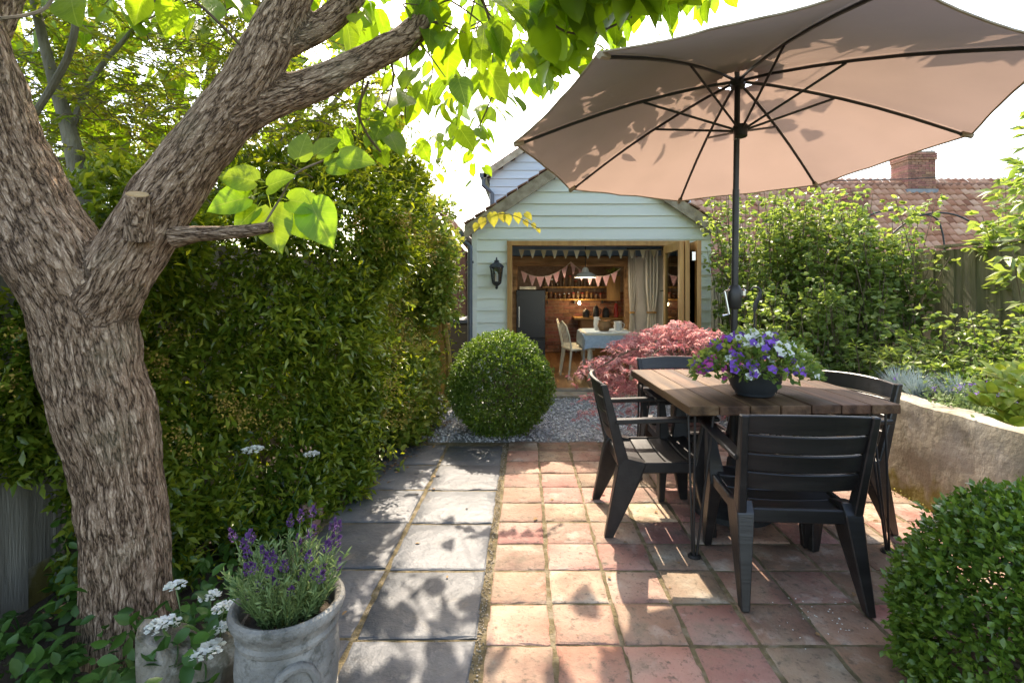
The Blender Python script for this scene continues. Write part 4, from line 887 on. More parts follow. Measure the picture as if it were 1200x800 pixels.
# vent cap above the opening
b = MB(); vs = [hub+nrm*.1]
for a, (rr, zz) in enumerate(((.08, .095), (.17, .075), (.24, .045))):
    for i in range(8): d = (tips[i]-hub); d = (d-nrm*d.dot(nrm)).normalized(); vs.append(hub+d*rr+nrm*zz)
fs = [(0, 1+i, 1+(i+1) % 8) for i in range(8)]+[(1+a*8+i, 1+a*8+(i+1) % 8, 9+a*8+(i+1) % 8, 9+a*8+i) for a in range(2) for i in range(8)]
b.add(vs, fs); b.build('vent_cap', M['canopy'], par)
part('base', M['ironwork'], par, lambda b: b.lathe([(.24, 0.002), (.24, .035), (.2, .06), (.06, .075), (.045, .09), (.035, .3), (.03, .34)], foot, 28), smooth=True)

# ------------------------------------------------------------------ bowl of petunias on the table
pb = Vector((1.312, 2.965, TZ+.002))
bowl = thing('flower_bowl', pb, 'dark grey bowl overflowing with purple and white petunias on the table', 'flower pot')
part('pot', M['pot'], bowl, lambda b: b.lathe([(.095, 0), (.105, .008), (.107, .02), (.118, .03), (.142, .08), (.148, .13), (.152, .15), (.14, .15), (.134, .13), (.06, .12), (.004, .118)], pb, 32), smooth=True)
part('rim_band', M['pot'], bowl, lambda b: b.lathe([(.152, .128), (.156, .13), (.156, .15), (.152, .152)], pb, 32), smooth=True)
n = 2600; th = RNG.uniform(0, 2*np.pi, n); rr = np.sqrt(RNG.random(n)); ph = rr*.33
zz = .16+.17*(1-rr**2)+RNG.normal(0, .018, n)-.1*np.clip(rr-.7, 0, 1)
Pm = np.c_[pb.x+ph*np.cos(th)*1.05, pb.y+ph*np.sin(th)*.75, pb.z+zz-RNG.random(n)**2*.1*(1.1-rr)]
Dm = np.c_[np.cos(th)*rr, np.sin(th)*rr, .35+RNG.normal(0, .4, n)]+RNG.normal(0, .35, (n, 3))
leaves('foliage', Pm, Dm, RNG.uniform(.028, .05, n), T_OV, M['shrub'], bowl)
fm = {}
for key in ('purple', 'whitepetal', 'magenta'):
    bb = MB(); bb.add(T_FLOWER[0].tolist(), T_FLOWER[1]); me = bpy.data.meshes.new('petal'); me.from_pydata(bb.v, [], bb.f); me.materials.append(M[key]); fm[key] = me
for k in range(200):
    a = random.uniform(0, 2*math.pi); r_ = math.sqrt(random.random()); x = math.cos(a)*r_
    key = 'magenta' if x < -.45 and random.random() < .5 else 'whitepetal' if random.random() < .45+.45*x else 'purple'
    p = Vector((x*.355, math.sin(a)*r_*.25, .175+.17*(1-r_*r_)-.1*max(0, r_-.65)+random.uniform(-.01, .02)))
    nv_ = Vector((x*.9, math.sin(a)*r_*.7-.35, .5)).normalized()
    o = link_mesh('petunia', fm[key], None, bowl, p); s_ = random.uniform(.023, .032); o.scale = (s_, s_, s_)
    o.rotation_euler = (nv_+Vector((random.gauss(0, .25), random.gauss(0, .25), random.gauss(0, .2)))).to_track_quat('Z', 'Y').to_euler()

# ------------------------------------------------------------------ stone urn with lavender
up = Vector((-.752, 1.64, 0)); UH = .435
urn = thing('stone_urn', up, 'weathered grey stone urn with arched relief in the left foreground', 'urn')
prof = [(.1, 0), (.115, .01), (.12, .04), (.135, .09), (.148, .17), (.153, .25), (.15, .31), (.143, .335), (.15, .345), (.152, .356), (.146, .366), (.15, .385), (.166, .4), (.171, .418), (.168, .43), (.158, .435), (.146, .43), (.138, .415), (.134, .38), (.08, .375), (.004, .375)]
part('body', M['stone'], urn, lambda b: b.lathe(prof, up, 48), smooth=True)
fa = math.atan2(-up.y, -up.x)+.12          # relief faces the camera
def rp_(a, z, off=0):
    r_ = np.interp(z, [p[1] for p in prof[:12]], [p[0] for p in prof[:12]])+off; return up+Vector((r_*math.cos(a), r_*math.sin(a), z))
part('arch_relief', M['stone'], urn, lambda b: b.tube([rp_(fa+da, z, .004) for da, z in ((-.42, .1), (-.43, .2), (-.38, .255), (-.25, .293), (-.08, .308), (.08, .308), (.25, .293), (.38, .255), (.43, .2), (.42, .1))], .014, 8), smooth=True)
part('mask_relief', M['stone'], urn, lambda b: b.tube([rp_(fa-.1, .215, .0), rp_(fa-.05, .235, .012), rp_(fa+.05, .235, .012), rp_(fa+.1, .215, .0)], [.012, .02, .02, .012], 8), smooth=True)
part('band', M['stone'], urn, lambda b: b.tube([rp_(2*math.pi*k/40, .135, .001) for k in range(41)], .006, 6), smooth=True)
part('soil', M['soil'], urn, lambda b: b.lathe([(.136, .377), (.1, .385), (.004, .39)], up, 24))
lav = thing('lavender', up+Vector((0, 0, .38)), 'bushy lavender with purple flower spikes growing in the stone urn', 'lavender')
SP, SD, SS = [], [], []; stems = MB(); heads = []
for k in range(190):
    a = random.uniform(0, 2*math.pi); r0 = .09*math.sqrt(random.random()); tl2 = random.uniform(.1, .22); lean = .25+.55*random.random()
    b0 = up+Vector((r0*math.cos(a), r0*math.sin(a), .38)); d = Vector((math.cos(a)*lean*.75, math.sin(a)*lean*.75, 1)).normalized()
    pts = [b0+d*tl2*t+Vector((0, 0, -.04*t*t*lean)) for t in (0, .33, .66, 1)]
    stems.tube(pts, [.0022, .002, .0018, .0015], 4)
    for q in range(24):
        t = random.random()**.8; p = b0+d*tl2*t; SP.append(p); dd = d*.8+Vector((random.gauss(0, .5), random.gauss(0, .5), random.gauss(0, .2))); SD.append(dd); SS.append(random.uniform(.018, .034))
    if k < 36: heads.append((b0, d, tl2))
st = stems.build('stems', M['lavleaf'], lav); st['kind'] = 'stuff'
leaves('foliage', np.array(SP), np.array(SD), np.array(SS), T_NAR, M['lavleaf'], lav)
for b0, d, tl2 in heads:
    top = b0+d*(tl2+random.uniform(.0, .06)); b = MB(); b.tube([b0+d*tl2*.7, top], .0016, 4); n_ = 46
    sp = part('flower_stem', M['lavleaf'], lav, lambda q: q.tube([b0+d*tl2*.7, top], .0016, 4))
    hh = random.uniform(.024, .034); t_ = RNG.random(n_); an = RNG.uniform(0, 2*np.pi, n_); u = d.orthogonal().normalized(); w = d.cross(u); rad = .008*np.sin(np.pi*np.clip(t_*.85+.12, 0, 1))
    Pq = np.array(top)[None]+np.outer(t_*hh, d)+np.outer(rad*np.cos(an), u)+np.outer(rad*np.sin(an), w)
    Dq = np.outer(np.cos(an), u)+np.outer(np.sin(an), w)+np.outer(np.full(n_, .8), d)
    fo = leaves('flower_spike', np.r_[Pq, np.tile(np.array(top+d*hh), (6, 1))], np.r_[Dq, np.tile(d, (6, 1))+RNG.normal(0, .3, (6, 3))], np.r_[np.full(n_, .009), np.full(6, .018)], T_DIA, M['lavflower'], sp, stuff=False)

# ------------------------------------------------------------------ rocks, hook, garden arch
def rock(c, s, seed, lab, m='rock', flat=1.0):
    bm = bmesh.new(); bmesh.ops.create_icosphere(bm, subdivisions=4, radius=1); V = np.array([v.co[:] for v in bm.verts])
    nn = fbm(V*1.6+seed*5.7, 4); cut = np.abs(V).max(1)
    V = V/(.55+.45*cut)[:, None]*(.6+.85*nn)[:, None]*np.array(s)
    rs = np.random.default_rng(seed)
    for k in range(9):      # broken faces
        dn = rs.normal(size=3); dn /= np.linalg.norm(dn); hgt = (np.abs(dn)*np.array(s)).sum()*.5; q = V@dn; V = V-np.outer(np.clip(q-hgt, 0, None)*.92, dn)
    for v, p in zip(bm.verts, V): v.co = p+np.array(c)
    me = bpy.data.meshes.new('rock'); bm.to_mesh(me); bm.free(); V = np.array([v.co[:] for v in me.vertices]); ctr = (V.min(0)+V.max(0))/2
    for v in me.vertices: v.co = v.co-Vector(ctr)
    me.polygons.foreach_set('use_smooth', [True]*len(me.polygons)); me.set_sharp_from_angle(angle=R(38))
    return tag(link_mesh('garden_rock', me, M[m], None, ctr), lab, 'rock')
c = at(197, 752, 1.78); rock((c.x, c.y, .1), (.11, .11, .22), 1, 'pale angular rock at the foot of the big tree behind white flowers')
c = at(250, 770, 1.75); rock((c.x, c.y+.02, .1), (.085, .1, .18), 2, 'smaller olive rock between the white flowers and the urn')
c = at(250, 812, 1.6); rock((c.x+.02, c.y, .05), (.09, .08, .12), 5, 'low pale rock at the bottom edge left of the urn')
c = at(366, 597, 3.1); rock((c.x, c.y, .06), (.075, .08, .11), 3, 'reddish rock behind the lavender at the edge of the slate path', 'redrock')
hk = at(887, 395, 4.6); hz = at(0, 336, 4.6).z
hook = thing('garden_hook', (hk.x, hk.y, 0), 'black twisted garden hook standing among the shrubs behind the pole', 'hook')
c = at(884, 348, 4.6)
part('stake', M['ironwork'], hook, lambda b: b.tube([(c.x, c.y, 0), (c.x, c.y, c.z-.12)], .008, 7))
part('hook', M['ironwork'], hook, lambda b: b.tube([(c.x, c.y, c.z-.13), (c.x+.01, c.y, c.z-.06), (c.x+.045, c.y, c.z), (c.x+.055, c.y, c.z+.055), (c.x+.03, c.y, c.z+.085), (c.x-.01, c.y, c.z+.085), (c.x-.035, c.y, c.z+.06)], [.014, .022, .02, .014, .012, .01, .006], 8), smooth=True)
ga = [at(1005, 300, 6.0), at(1008, 268, 6.0), at(1020, 252, 6.0), at(1050, 246, 6.0), at(1080, 250, 6.0)]
gb = [at(1030, 300, 5.6), at(1045, 275, 5.6), at(1075, 254, 5.6), at(1110, 250, 5.6), at(1140, 262, 5.6), at(1158, 285, 5.6), at(1162, 320, 5.6)]
arch = thing('garden_arch', (gb[0].x, 5.8, .6), 'thin black metal arch rising above the right-hand shrubs', 'arch')
def smoothpath(p, n=24):
    out = []; p = [p[0]*2-p[1]]+list(p)+[p[-1]*2-p[-2]]
    for i in range(1, len(p)-2):
        for k in range(n//4):
            t = k/(n//4); a, b_, c_, d = p[i-1:i+3]
            out.append(.5*((2*b_)+(c_-a)*t+(2*a-5*b_+4*c_-d)*t*t+(3*b_-a-3*c_+d)*t**3))
    return out+[p[-2]]
part('rear_hoop', M['ironwork'], arch, lambda b: b.tube(smoothpath([Vector((ga[0].x-.02, 6.0, .6))]+ga+[at(1105, 275, 6.0), Vector((at(1112, 0, 6.0).x, 6.0, .6))]), .0095, 7), smooth=True)
part('front_hoop', M['ironwork'], arch, lambda b: b.tube(smoothpath([Vector((gb[0].x-.05, 5.6, .6))]+gb+[Vector((gb[-1].x, 5.6, .6))]), .0095, 7), smooth=True)

# ------------------------------------------------------------------ the big catalpa tree
tree = thing('catalpa_tree', (at(150, 740, 2.1).x, 2.1, 0), 'big forked tree with ridged bark and large heart-shaped bright green leaves', 'tree')
def sk(*a, k=1.0): return [(at(px, py, Y), r*k) for px, py, Y, r in a]
SK = [sk((146, 830, 2.1, .24), (148, 770, 2.1, .205), (150, 700, 2.11, .185), (146, 620, 2.12, .178), (132, 520, 2.12, .19), (110, 430, 2.12, .195), (98, 370, 2.12, .21), (75, 315, 2.1, .2), (34, 240, 2.07, .175), (2, 170, 2.03, .155), (-25, 80, 2.0, .14), (-60, -40, 1.97, .125), (-120, -220, 1.9, .1), (-200, -420, 1.8, .06), k=.88),
      sk((102, 390, 2.12, .17), (135, 330, 2.12, .165), (175, 262, 2.14, .16), (218, 200, 2.17, .15), (262, 140, 2.2, .142), (293, 95, 2.22, .13), (318, 45, 2.26, .115), (345, -10, 2.3, .105), (390, -110, 2.45, .085), (450, -240, 2.7, .06), (520, -380, 2.9, .03), k=.8),
      sk((268, 138, 2.2, .1), (310, 118, 2.27, .085), (355, 104, 2.36, .075), (400, 85, 2.46, .07), (445, 62, 2.58, .068), (480, 42, 2.7, .07), (498, 12, 2.8, .055), (520, -50, 2.95, .045), (570, -110, 3.2, .035), (660, -130, 3.6, .028), (760, -110, 4.1, .02), (850, -90, 4.4, .01)),
      sk((325, 50, 2.26, .07), (362, 38, 2.36, .062), (400, 12, 2.48, .058), (450, -40, 2.65, .05), (540, -60, 3.3, .035), (560, -10, 4.0, .028), (575, 30, 4.6, .02), (585, 70, 5.0, .01)),
      sk((640, -130, 3.5, .028), (760, -260, 3.4, .03), (900, -330, 3.3, .022), (1050, -330, 3.2, .012)),
      sk((-30, 70, 2.0, .07), (60, -80, 2.4, .05), (160, -60, 3.0, .035), (240, -20, 3.6, .025), (320, 10, 4.2, .012)),
      sk((345, 0, 2.3, .06), (330, -120, 2.9, .045), (330, -60, 3.8, .03), (370, -30, 4.6, .015))]
def dens(skel, n=6):
    P_ = [p for p, r in skel]; r_ = [r for p, r in skel]; sp = smoothpath(P_, 4*n); t = np.linspace(0, len(r_)-1, len(sp))
    return sp, np.interp(t, np.arange(len(r_)), r_)
tm = MB(); segA, segB, segR, segL, segU, segK = [], [], [], [], [], []
for s_ in SK:
    pts, rr = dens(s_); tm.tube(pts, rr, 16); L0 = 0; u = (pts[1]-pts[0]).orthogonal()
    for i in range(len(pts)-1):
        t = (pts[i+1]-pts[i]).normalized(); u = (u-t*u.dot(t)).normalized()
        segA.append(pts[i]); segB.append(pts[i+1]); segR.append(rr[i]); segL.append(L0); segU.append(u.copy()); segK.append(len(segK) and (segK[-1] if i else segK[-1]+1)); L0 += (pts[i+1]-pts[i]).length
tmp = tm.build('trunk_src', None); 
rm = tmp.modifiers.new('r', 'REMESH'); rm.mode = 'VOXEL'; rm.voxel_size = .0085
sm = tmp.modifiers.new('s', 'SMOOTH'); sm.iterations = 12; sm.factor = .5
dg = bpy.context.evaluated_depsgraph_get(); me = bpy.data.meshes.new_from_object(tmp.evaluated_get(dg)); me.name = 'trunk'; tl0 = tmp.location.copy()
bpy.data.objects.remove(tmp)
V = np.empty(len(me.vertices)*3, np.float32); me.vertices.foreach_get('co', V); V = V.reshape(-1, 3).astype(float)+np.array(tl0)
Nv = np.empty(len(me.vertices)*3, np.float32); me.vertices.foreach_get('normal', Nv); Nv = Nv.reshape(-1, 3).astype(float)
A, B_ = np.array(segA), np.array(segB); SR, SLn = np.array(segR), np.array(segL)
best = np.full(len(V), 1e9); bco = np.zeros_like(V); bax = np.zeros_like(V); brr = np.zeros(len(V))
brn = [1+.4*(vnoise(V*11+k*13.7)-.5) for k in range(len(SK))]
for a, b, r_, l_, u, kb in zip(A, B_, SR, SLn, segU, segK):
    d = b-a; L_ = np.linalg.norm(d); d = d/L_; t = np.clip((V-a)@d, 0, L_); c = a+t[:, None]*d; perp = V-c; dist = np.linalg.norm(perp, axis=1)/max(r_, .02)
    u = np.array(u); w_ = np.cross(d, u)
    dist = dist*brn[kb]; w = dist < best; best[w] = dist[w]; bco[w] = np.c_[perp@u*30, perp@w_*30, (l_+(V-a)@d)*6.5][w]; brr[w] = r_
lump = fbm(V*4.5, 3)-.44
wv = (fbm(bco*.5+11, 2)-.37)[:, None]*np.array([1.6, 1.6, .5])
n1 = np.abs(2*vnoise(bco*.95+wv)-1); n2 = np.abs(2*vnoise(bco*2.0+wv*1.5+31)-1)
plate = np.clip(n1*2.6, 0, 1)*.68+np.clip(n2*2.4, 0, 1)*.32; fine = fbm(bco*4.1, 2)
amp = np.clip(brr/.17, .3, 1)
V = V+Nv*((lump*.06+(plate-.75)*.011+(fine-.37)*.006)*amp)[:, None]
ctr = (V.min(0)+V.max(0))/2
me.vertices.foreach_set('co', (V-ctr).astype(np.float32).ravel())
at_ = me.attributes.new('barkco', 'FLOAT_VECTOR', 'POINT'); at_.data.foreach_set('vector', bco.astype(np.float32).ravel())
ap = me.attributes.new('plate', 'FLOAT', 'POINT'); ap.data.foreach_set('value', np.clip(plate*.8+fine*.3, 0, 1).astype(np.float32))
me.polygons.foreach_set('use_smooth', [True]*len(me.polygons)); me.materials.clear(); me.update()
link_mesh('trunk', me, M['bark'], tree, Vector(ctr)-tree.location)
# sawn stub and broken side branch
c0, c1 = at(163, 262, 2.02), at(161, 228, 1.98)
stb = part('cut_stub', M['bark'], tree, lambda b: b.tube([c0-(c1-c0)*.5, c0, c0.lerp(c1, .35), c0.lerp(c1, .7), c1], [.055, .046, .041, .039, .038], 20), smooth=True)
part('cut_face', M['cutwood'], stb, lambda b: b.tube([c1, c1+(c1-c0).normalized()*.004], [.038, .035], 16))
q0, q1, q2 = at(205, 278, 2.12), at(260, 273, 2.1), at(318, 266, 2.08)
sb2 = part('broken_branch', M['bark'], tree, lambda b: b.tube([q0, q0.lerp(q1, .5)+Vector((0, 0, .006)), q1, q1.lerp(q2, .5)+Vector((0, 0, -.004)), q2], [.045, .032, .028, .026, .022], 16), smooth=True)

for o_, ax in ((stb, 2), (sb2, 0)):
    V_ = np.array([v.co[:] for v in o_.data.vertices])*np.where(np.arange(3) == ax, 6.5, 30)+5.0
    if ax == 0: V_ = V_[:, [1, 2, 0]]
    a_ = o_.data.attributes.new('barkco', 'FLOAT_VECTOR', 'POINT'); a_.data.foreach_set('vector', V_.astype(np.float32).ravel())
def heart_mesh(seed, w=1.0):
    rs = random.Random(seed); t = [0, .05, .14, .27, .42, .58, .74, .88, 1.0]; hw = [.1, .27, .38, .42, .4, .33, .22, .1, 0.0]; v = []; f = []
    dr = rs.uniform(.12, .3); cup = rs.uniform(.05, .22); tw = rs.uniform(-.25, .25); bend = rs.uniform(-.08, .08)
    for i, (a, h) in enumerate(zip(t, hw)):
        for u in (-1, -.5, 0, .5, 1):
            x = u*h*w; y = a-(.13*abs(u)*(1 if i < 2 else .5 if i == 2 else 0)); wav = .018*math.sin(7*a+3*u+seed)*abs(u)
            v.append((x+bend*a*a, y, -dr*a*a+cup*abs(x)-.02*(u != 0 and abs(u) == .5)+wav+tw*x*a))
    for i in range(8):
        for j in range(4): f.append((i*5+j, i*5+j+1, i*5+j+6, i*5+j+5))
    n = len(v); v += [(0, -.32, .1), (.012, -.32, .1), (.008, 0.02, 0), (-.008, .02, 0)]; f.append((n, n+1, n+2, n+3))   # leaf stalk
    return v, f
heart = []
for k in range(6):
    v, f = heart_mesh(k); m_ = bpy.data.meshes.new('leaf'); m_.from_pydata(v, [], f); m_.materials.append(M['catalpa']); m_.polygons.foreach_set('use_smooth', [True]*len(m_.polygons)); heart.append(m_)
T_HEART = [(np.array(v), f) for v, f in (heart_mesh(k) for k in (1, 3))]
def leaf_obj(parent, p, d, size, mesh, up=None, name='leaf'):
    d = Vector(d).normalized(); u = Vector(up or (random.gauss(0, .35), random.gauss(0, .35)-.15, 1)); b = d.cross(u)
    if b.length < 1e-3: b = d.orthogonal()
    b.normalize(); nn = b.cross(d)
    o = bpy.data.objects.new(name, mesh); COL.objects.link(o); o.parent = parent
    o.matrix_basis = Matrix.Translation(Vector(p)-wpos(parent)) @ Matrix((b, d, nn)).transposed().to_4x4() @ Matrix.Scale(size, 4)
    return o
CL = [  # px, py, depth, leaves, spread, size : clusters of leaves seen in the crown
 (425, 5, 2.6, 4, .12, .19), (462, 0, 2.7, 5, .12, .2), (398, 20, 2.5, 3, .07, .16), (500, 75, 2.75, 4, .11, .2), (522, 105, 2.85, 4, .11, .19), (545, 55, 2.75, 4, .12, .21), (566, 95, 3.0, 4, .12, .19), (575, 30, 2.8, 4, .13, .21),
 (600, 70, 3.2, 4, .13, .19), (520, 20, 2.8, 4, .13, .2), (548, 5, 2.7, 4, .13, .2), (640, 5, 3.0, 5, .12, .2), (688, 2, 2.7, 3, .06, .2), (610, 15, 3.1, 4, .14, .19), (470, 115, 2.9, 4, .09, .18), (490, 20, 2.7, 4, .1, .18), (720, -15, 3.2, 5, .12, .2), (790, -20, 3.4, 5, .14, .2),
 (445, 165, 3.1, 5, .1, .18), (420, 170, 3.1, 3, .08, .17), (475, 150, 3.2, 5, .1, .17), (448, 128, 3.0, 3, .08, .17), (500, 140, 3.3, 5, .11, .17),
 (545, 128, 4.1, 8, .16, .17), (575, 118, 4.2, 8, .16, .17), (605, 100, 4.3, 8, .17, .17), (530, 150, 4.4, 7, .15, .17), (628, 80, 4.5, 8, .17, .17), (650, 50, 4.5, 8, .17, .17), (672, 78, 4.7, 7, .16, .16), (690, 40, 4.5, 8, .18, .17), (715, 45, 4.6, 6, .16, .16),
 (735, 20, 4.5, 8, .18, .17), (768, 12, 4.5, 8, .18, .17), (800, 5, 4.6, 7, .16, .16), (825, 2, 4.7, 4, .1, .16), (590, 60, 4.6, 8, .18, .17), (560, 165, 4.9, 6, .14, .15), (540, 185, 5.1, 6, .15, .15), (515, 175, 4.8, 6, .15, .16), (655, 110, 4.9, 4, .1, .15), (630, 40, 4.2, 7, .17, .17), (680, 10, 4.2, 7, .17, .17), (580, 145, 4.7, 4, .11, .15), (560, 210, 5.4, 3, .09, .13),
 (505, 120, 4.6, 5, .14, .17), (490, 158, 4.8, 5, .14, .16), (520, 90, 4.5, 5, .14, .17), (470, 130, 4.6, 5, .14, .16), (500, 188, 5.2, 4, .13, .15), (165, 2, 1.95, 2, .03, .17), (30, 10, 2.3, 4, .1, .18), (75, 5, 2.5, 4, .12, .18), (210, 10, 2.6, 4, .12, .18), (250, 18, 2.9, 4, .14, .18), (120, 20, 3.2, 5, .16, .19), (25, 60, 3.3, 4, .16, .18), (270, 60, 3.8, 5, .2, .18), (180, 60, 4.0, 6, .22, .18), (90, 100, 4.2, 6, .22, .18), (230, 130, 4.4, 6, .24, .18), (150, 150, 4.6, 6, .24, .17), (60, 40, 4.4, 6, .24, .18), (360, 130, 4.4, 5, .2, .17), (400, 120, 4.6, 5, .2, .16), (340, 80, 4.6, 6, .2, .17), (195, 190, 5.0, 5, .25, .17), (330, 20, 4.0, 6, .2, .18), (290, 5, 3.6, 5, .2, .18)]
segM = (A+B_)/2
twigs = MB(); nleaf = 0
def twig_to(p, r0=.006, lift=.12):
    d = np.linalg.norm(segM-np.array(p), axis=1)+np.where(segM[:, 2] < 1.9, 3, 0)+np.where(SR > .12, .5, 0); a = Vector(segM[int(np.argmin(d))]); p = Vector(p)
    mid = a.lerp(p, .5)+Vector((random.gauss(0, .05), random.gauss(0, .05), lift*min(1, (p-a).length)))
    twigs.tube(smoothpath([a, mid, p], 24), list(np.linspace(r0*1.3, r0*.4, 13)), 5)
for px, py, Y, n, sp, sz in CL:
    c = at(px, py, Y); twig_to(c+Vector((0, 0, sz*.35)))
    for k in range(n):
        if nleaf >= 335: break
        off = Vector((random.gauss(0, sp), random.gauss(0, sp), random.gauss(0, sp*.7))); p = c+off+Vector((0, 0, sz*.3))
        h = Vector((off.x, off.y, 0)); h = h.normalized() if h.length > 1e-4 else Vector((1, 0, 0))
        d = h*random.uniform(.2, .9)+Vector((random.gauss(0, .3), random.gauss(0, .3), -random.uniform(.35, 1.3)))
        leaf_obj(tree, p, d, sz*random.uniform(.5, 1.2), random.choice(heart)); nleaf += 1
# sprig on the broken branch
for px, py, d, s_ in ((298, 212, (-.5, -.1, .12), .15), (290, 232, (-1, -.2, -.25), .17), (315, 218, (.8, -.3, .25), .13), (318, 245, (.25, -.35, -.9), .2), (340, 235, (.9, 0, -.1), .15), (365, 240, (.5, -.3, -.85), .21), (345, 252, (.7, -.1, -.7), .15), (300, 245, (-.5, -.3, -.6), .13), (385, 195, (.9, .2, .25), .13), (350, 185, (.2, .1, .8), .12), (372, 180, (.6, 0, .5), .11), (400, 185, (1, .1, -.1), .14)):
    leaf_obj(tree, at(px, py, 2.12), d, s_, random.choice(heart), up=(random.gauss(0, .25), -.95, .35))
twigs.tube(smoothpath([q2-Vector((.03, 0, -.01)), at(330, 230, 2.12), at(345, 205, 2.13), at(375, 190, 2.14), at(405, 182, 2.15)], 24), .0045, 5)
# drooping twigs that show against the sky
for pts in (((432, 95, 2.6), (420, 130, 2.7), (432, 160, 2.9), (446, 178, 3.0)), ((640, 22, 3.0), (665, 38, 3.1), (700, 38, 3.2), (740, 20, 3.3)), ((640, 22, 3.0), (600, 0, 2.95), (560, -30, 2.95)), ((580, 105, 4.2), (560, 150, 4.5), (535, 180, 4.9)), ((0, 22, 1.9), (30, 18, 2.0), (55, 8, 2.1), (70, -20, 2.2))):
    twigs.tube(smoothpath([at(*p) for p in pts], 24), .007, 5)
tw_ = twigs.build('twigs', M['twig'], tree); tw_['kind'] = 'stuff'
# the rest of the crown overhead, which shades the left of the parasol
OV = []
bound = ([-2000, 0, 200, 380, 400, 470, 485, 545, 600, 640, 680, 720, 830, 850, 3000], [40, 40, 40, 25, 40, 40, 90, 150, 130, 110, 80, 40, 5, -30, -30])
while len(OV) < 1500:
    if random.random() < .82:      # over the left and near part of the parasol
        x, y = random.uniform(-.4, 2.5), random.uniform(1.6, 4.3)
        lim = np.interp(y, [1.6, 2.4, 2.8, 3.3, 4.0, 4.4], [2.6, 2.3, 1.35, .9, .65, .5])
        if x > lim: continue
        if vnoise(np.array([[x*2.6, y*2.6, .5]]))[0] < .22: continue
        h_ = random.uniform(.5, 1.5); p = Vector((x, y, 2.42))+SUN*(h_/SUN.z)
    else:
        p = Vector((random.uniform(-3.2, 1.0), random.uniform(1.6, 4.8), random.uniform(3.0, 4.6)))
    px, py = pix(p)
    if py > np.interp(px, *bound)-35 or (-1.6 < p.x < .1 and p.y > 2.3 and py > -260): continue
    OV.append(p)
for k in range(300):
    px, py, Y = random.uniform(385, 835), random.uniform(-40, 165), random.uniform(3.9, 5.6)
    if py > np.interp(px, [385, 440, 500, 545, 600, 640, 700, 760, 835], [60, 85, 130, 160, 125, 105, 62, 35, 8]) or vnoise(np.array([[px/50, py/40, Y]]))[0] < .42: continue
    OV.append(at(px, py, Y))
# backlit leaves of the far side of the crown, upper left
for k in range(480):
    px, py, Y = random.uniform(-40, 440), random.uniform(-40, 215), random.uniform(3.9, 5.6)
    if py > np.interp(px, [0, 250, 330, 440], [215, 200, 150, 60]) or vnoise(np.array([[px/60, py/45, Y]]))[0] < .3: continue
    OV.append(at(px, py, Y))
OVd = np.c_[RNG.normal(0, .5, len(OV)), RNG.normal(0, .5, len(OV)), -RNG.uniform(.3, 1, len(OV))]
leaves('crown', np.array(OV), OVd, RNG.uniform(.15, .23, len(OV)), T_HEART[0], M['catalpa2'], tree)
# loose yellowing sprig in front of the gable
ys = thing('yellow_sprig', at(562, 268, 4.9), 'thin drooping sprig of yellow leaves hanging in front of the gable', 'sprig')
pth = smoothpath([at(520, 248, 5.1), at(548, 258, 5.0), at(575, 252, 4.9), at(600, 252, 4.85), at(632, 268, 4.8)], 24)
part('twig', M['twig'], ys, lambda b: b.tube(pth, .004, 5))
ym = heart[0].copy(); ym.materials.clear(); ym.materials.append(M['yellowleaf'])
for px, py, s_, dx in ((566, 256, .1, -.2), (577, 250, .13, .1), (587, 250, .09, .3), (594, 252, .1, .2), (606, 250, .1, .1), (616, 250, .09, .9), (615, 258, .07, .4), (624, 262, .06, .6), (630, 268, .05, .5), (559, 262, .08, -.4)):
    leaf_obj(ys, at(px, py, 4.88), (dx, -.2, -.9), s_, ym, up=(0, -.7, .6))

# ------------------------------------------------------------------ foliage builders
def tufts(P, Nrm, per, length, lsize, spread=.6, droop=0.0):
    """leafy shoot tips: at each point a short shoot along Nrm with per leaves; returns positions, directions, sizes, tint"""
    n = len(P); t = RNG.random((n, per)); Nn = Nrm/np.linalg.norm(Nrm, axis=1, keepdims=True)
    pos = P[:, None]+Nn[:, None]*(t*length)[..., None]+RNG.normal(0, length*.16, (n, per, 3)); r = RNG.normal(size=(n, per, 3))
    D = Nn[:, None]*.75+r*spread; D[..., 2] -= droop*(1-t)
    s = lsize*RNG.uniform(.65, 1.15, (n, per)); tint = np.clip(.15+.55*t+RNG.normal(0, .15, (n, per))+RNG.normal(0, .12, (n, 1)), 0, 1)
    return pos.reshape(-1, 3), D.reshape(-1, 3), s.ravel(), tint.ravel()

# ------------------------------------------------------------------ hedge on the left
hp_ = np.array([(-2.15, 2.05), (-1.98, 2.4), (-1.7, 2.85), (-1.3, 3.4), (-1.17, 4.0), (-1.17, 4.6), (-1.3, 5.3), (-1.42, 6.0), (-1.45, 6.6)]); htop = np.array([1.4, 1.85, 2.15, 2.45, 2.75, 2.9, 2.85, 2.65, 2.3])
hl = np.r_[0, np.cumsum(np.linalg.norm(np.diff(hp_, axis=0), axis=1))]
hedge = thing('climber_hedge', (-1.6, 3.8, 0), 'tall dense evergreen hedge with glossy dark leaves behind the big tree', 'hedge')
n = 14500; s_ = RNG.uniform(0, hl[-1], n); x = np.interp(s_, hl, hp_[:, 0]); y = np.interp(s_, hl, hp_[:, 1]); tp = np.interp(s_, hl, htop)
tx = np.interp(s_+.05, hl, hp_[:, 0])-np.interp(s_-.05, hl, hp_[:, 0]); ty = np.interp(s_+.05, hl, hp_[:, 1])-np.interp(s_-.05, hl, hp_[:, 1]); ln = np.hypot(tx, ty)+1e-6
nx_, ny_ = ty/ln, -tx/ln
tp = tp*(.82+.38*fbm(np.c_[s_*2.3, s_*0, s_*0+4], 3)); v = RNG.random(n); zz = v*tp
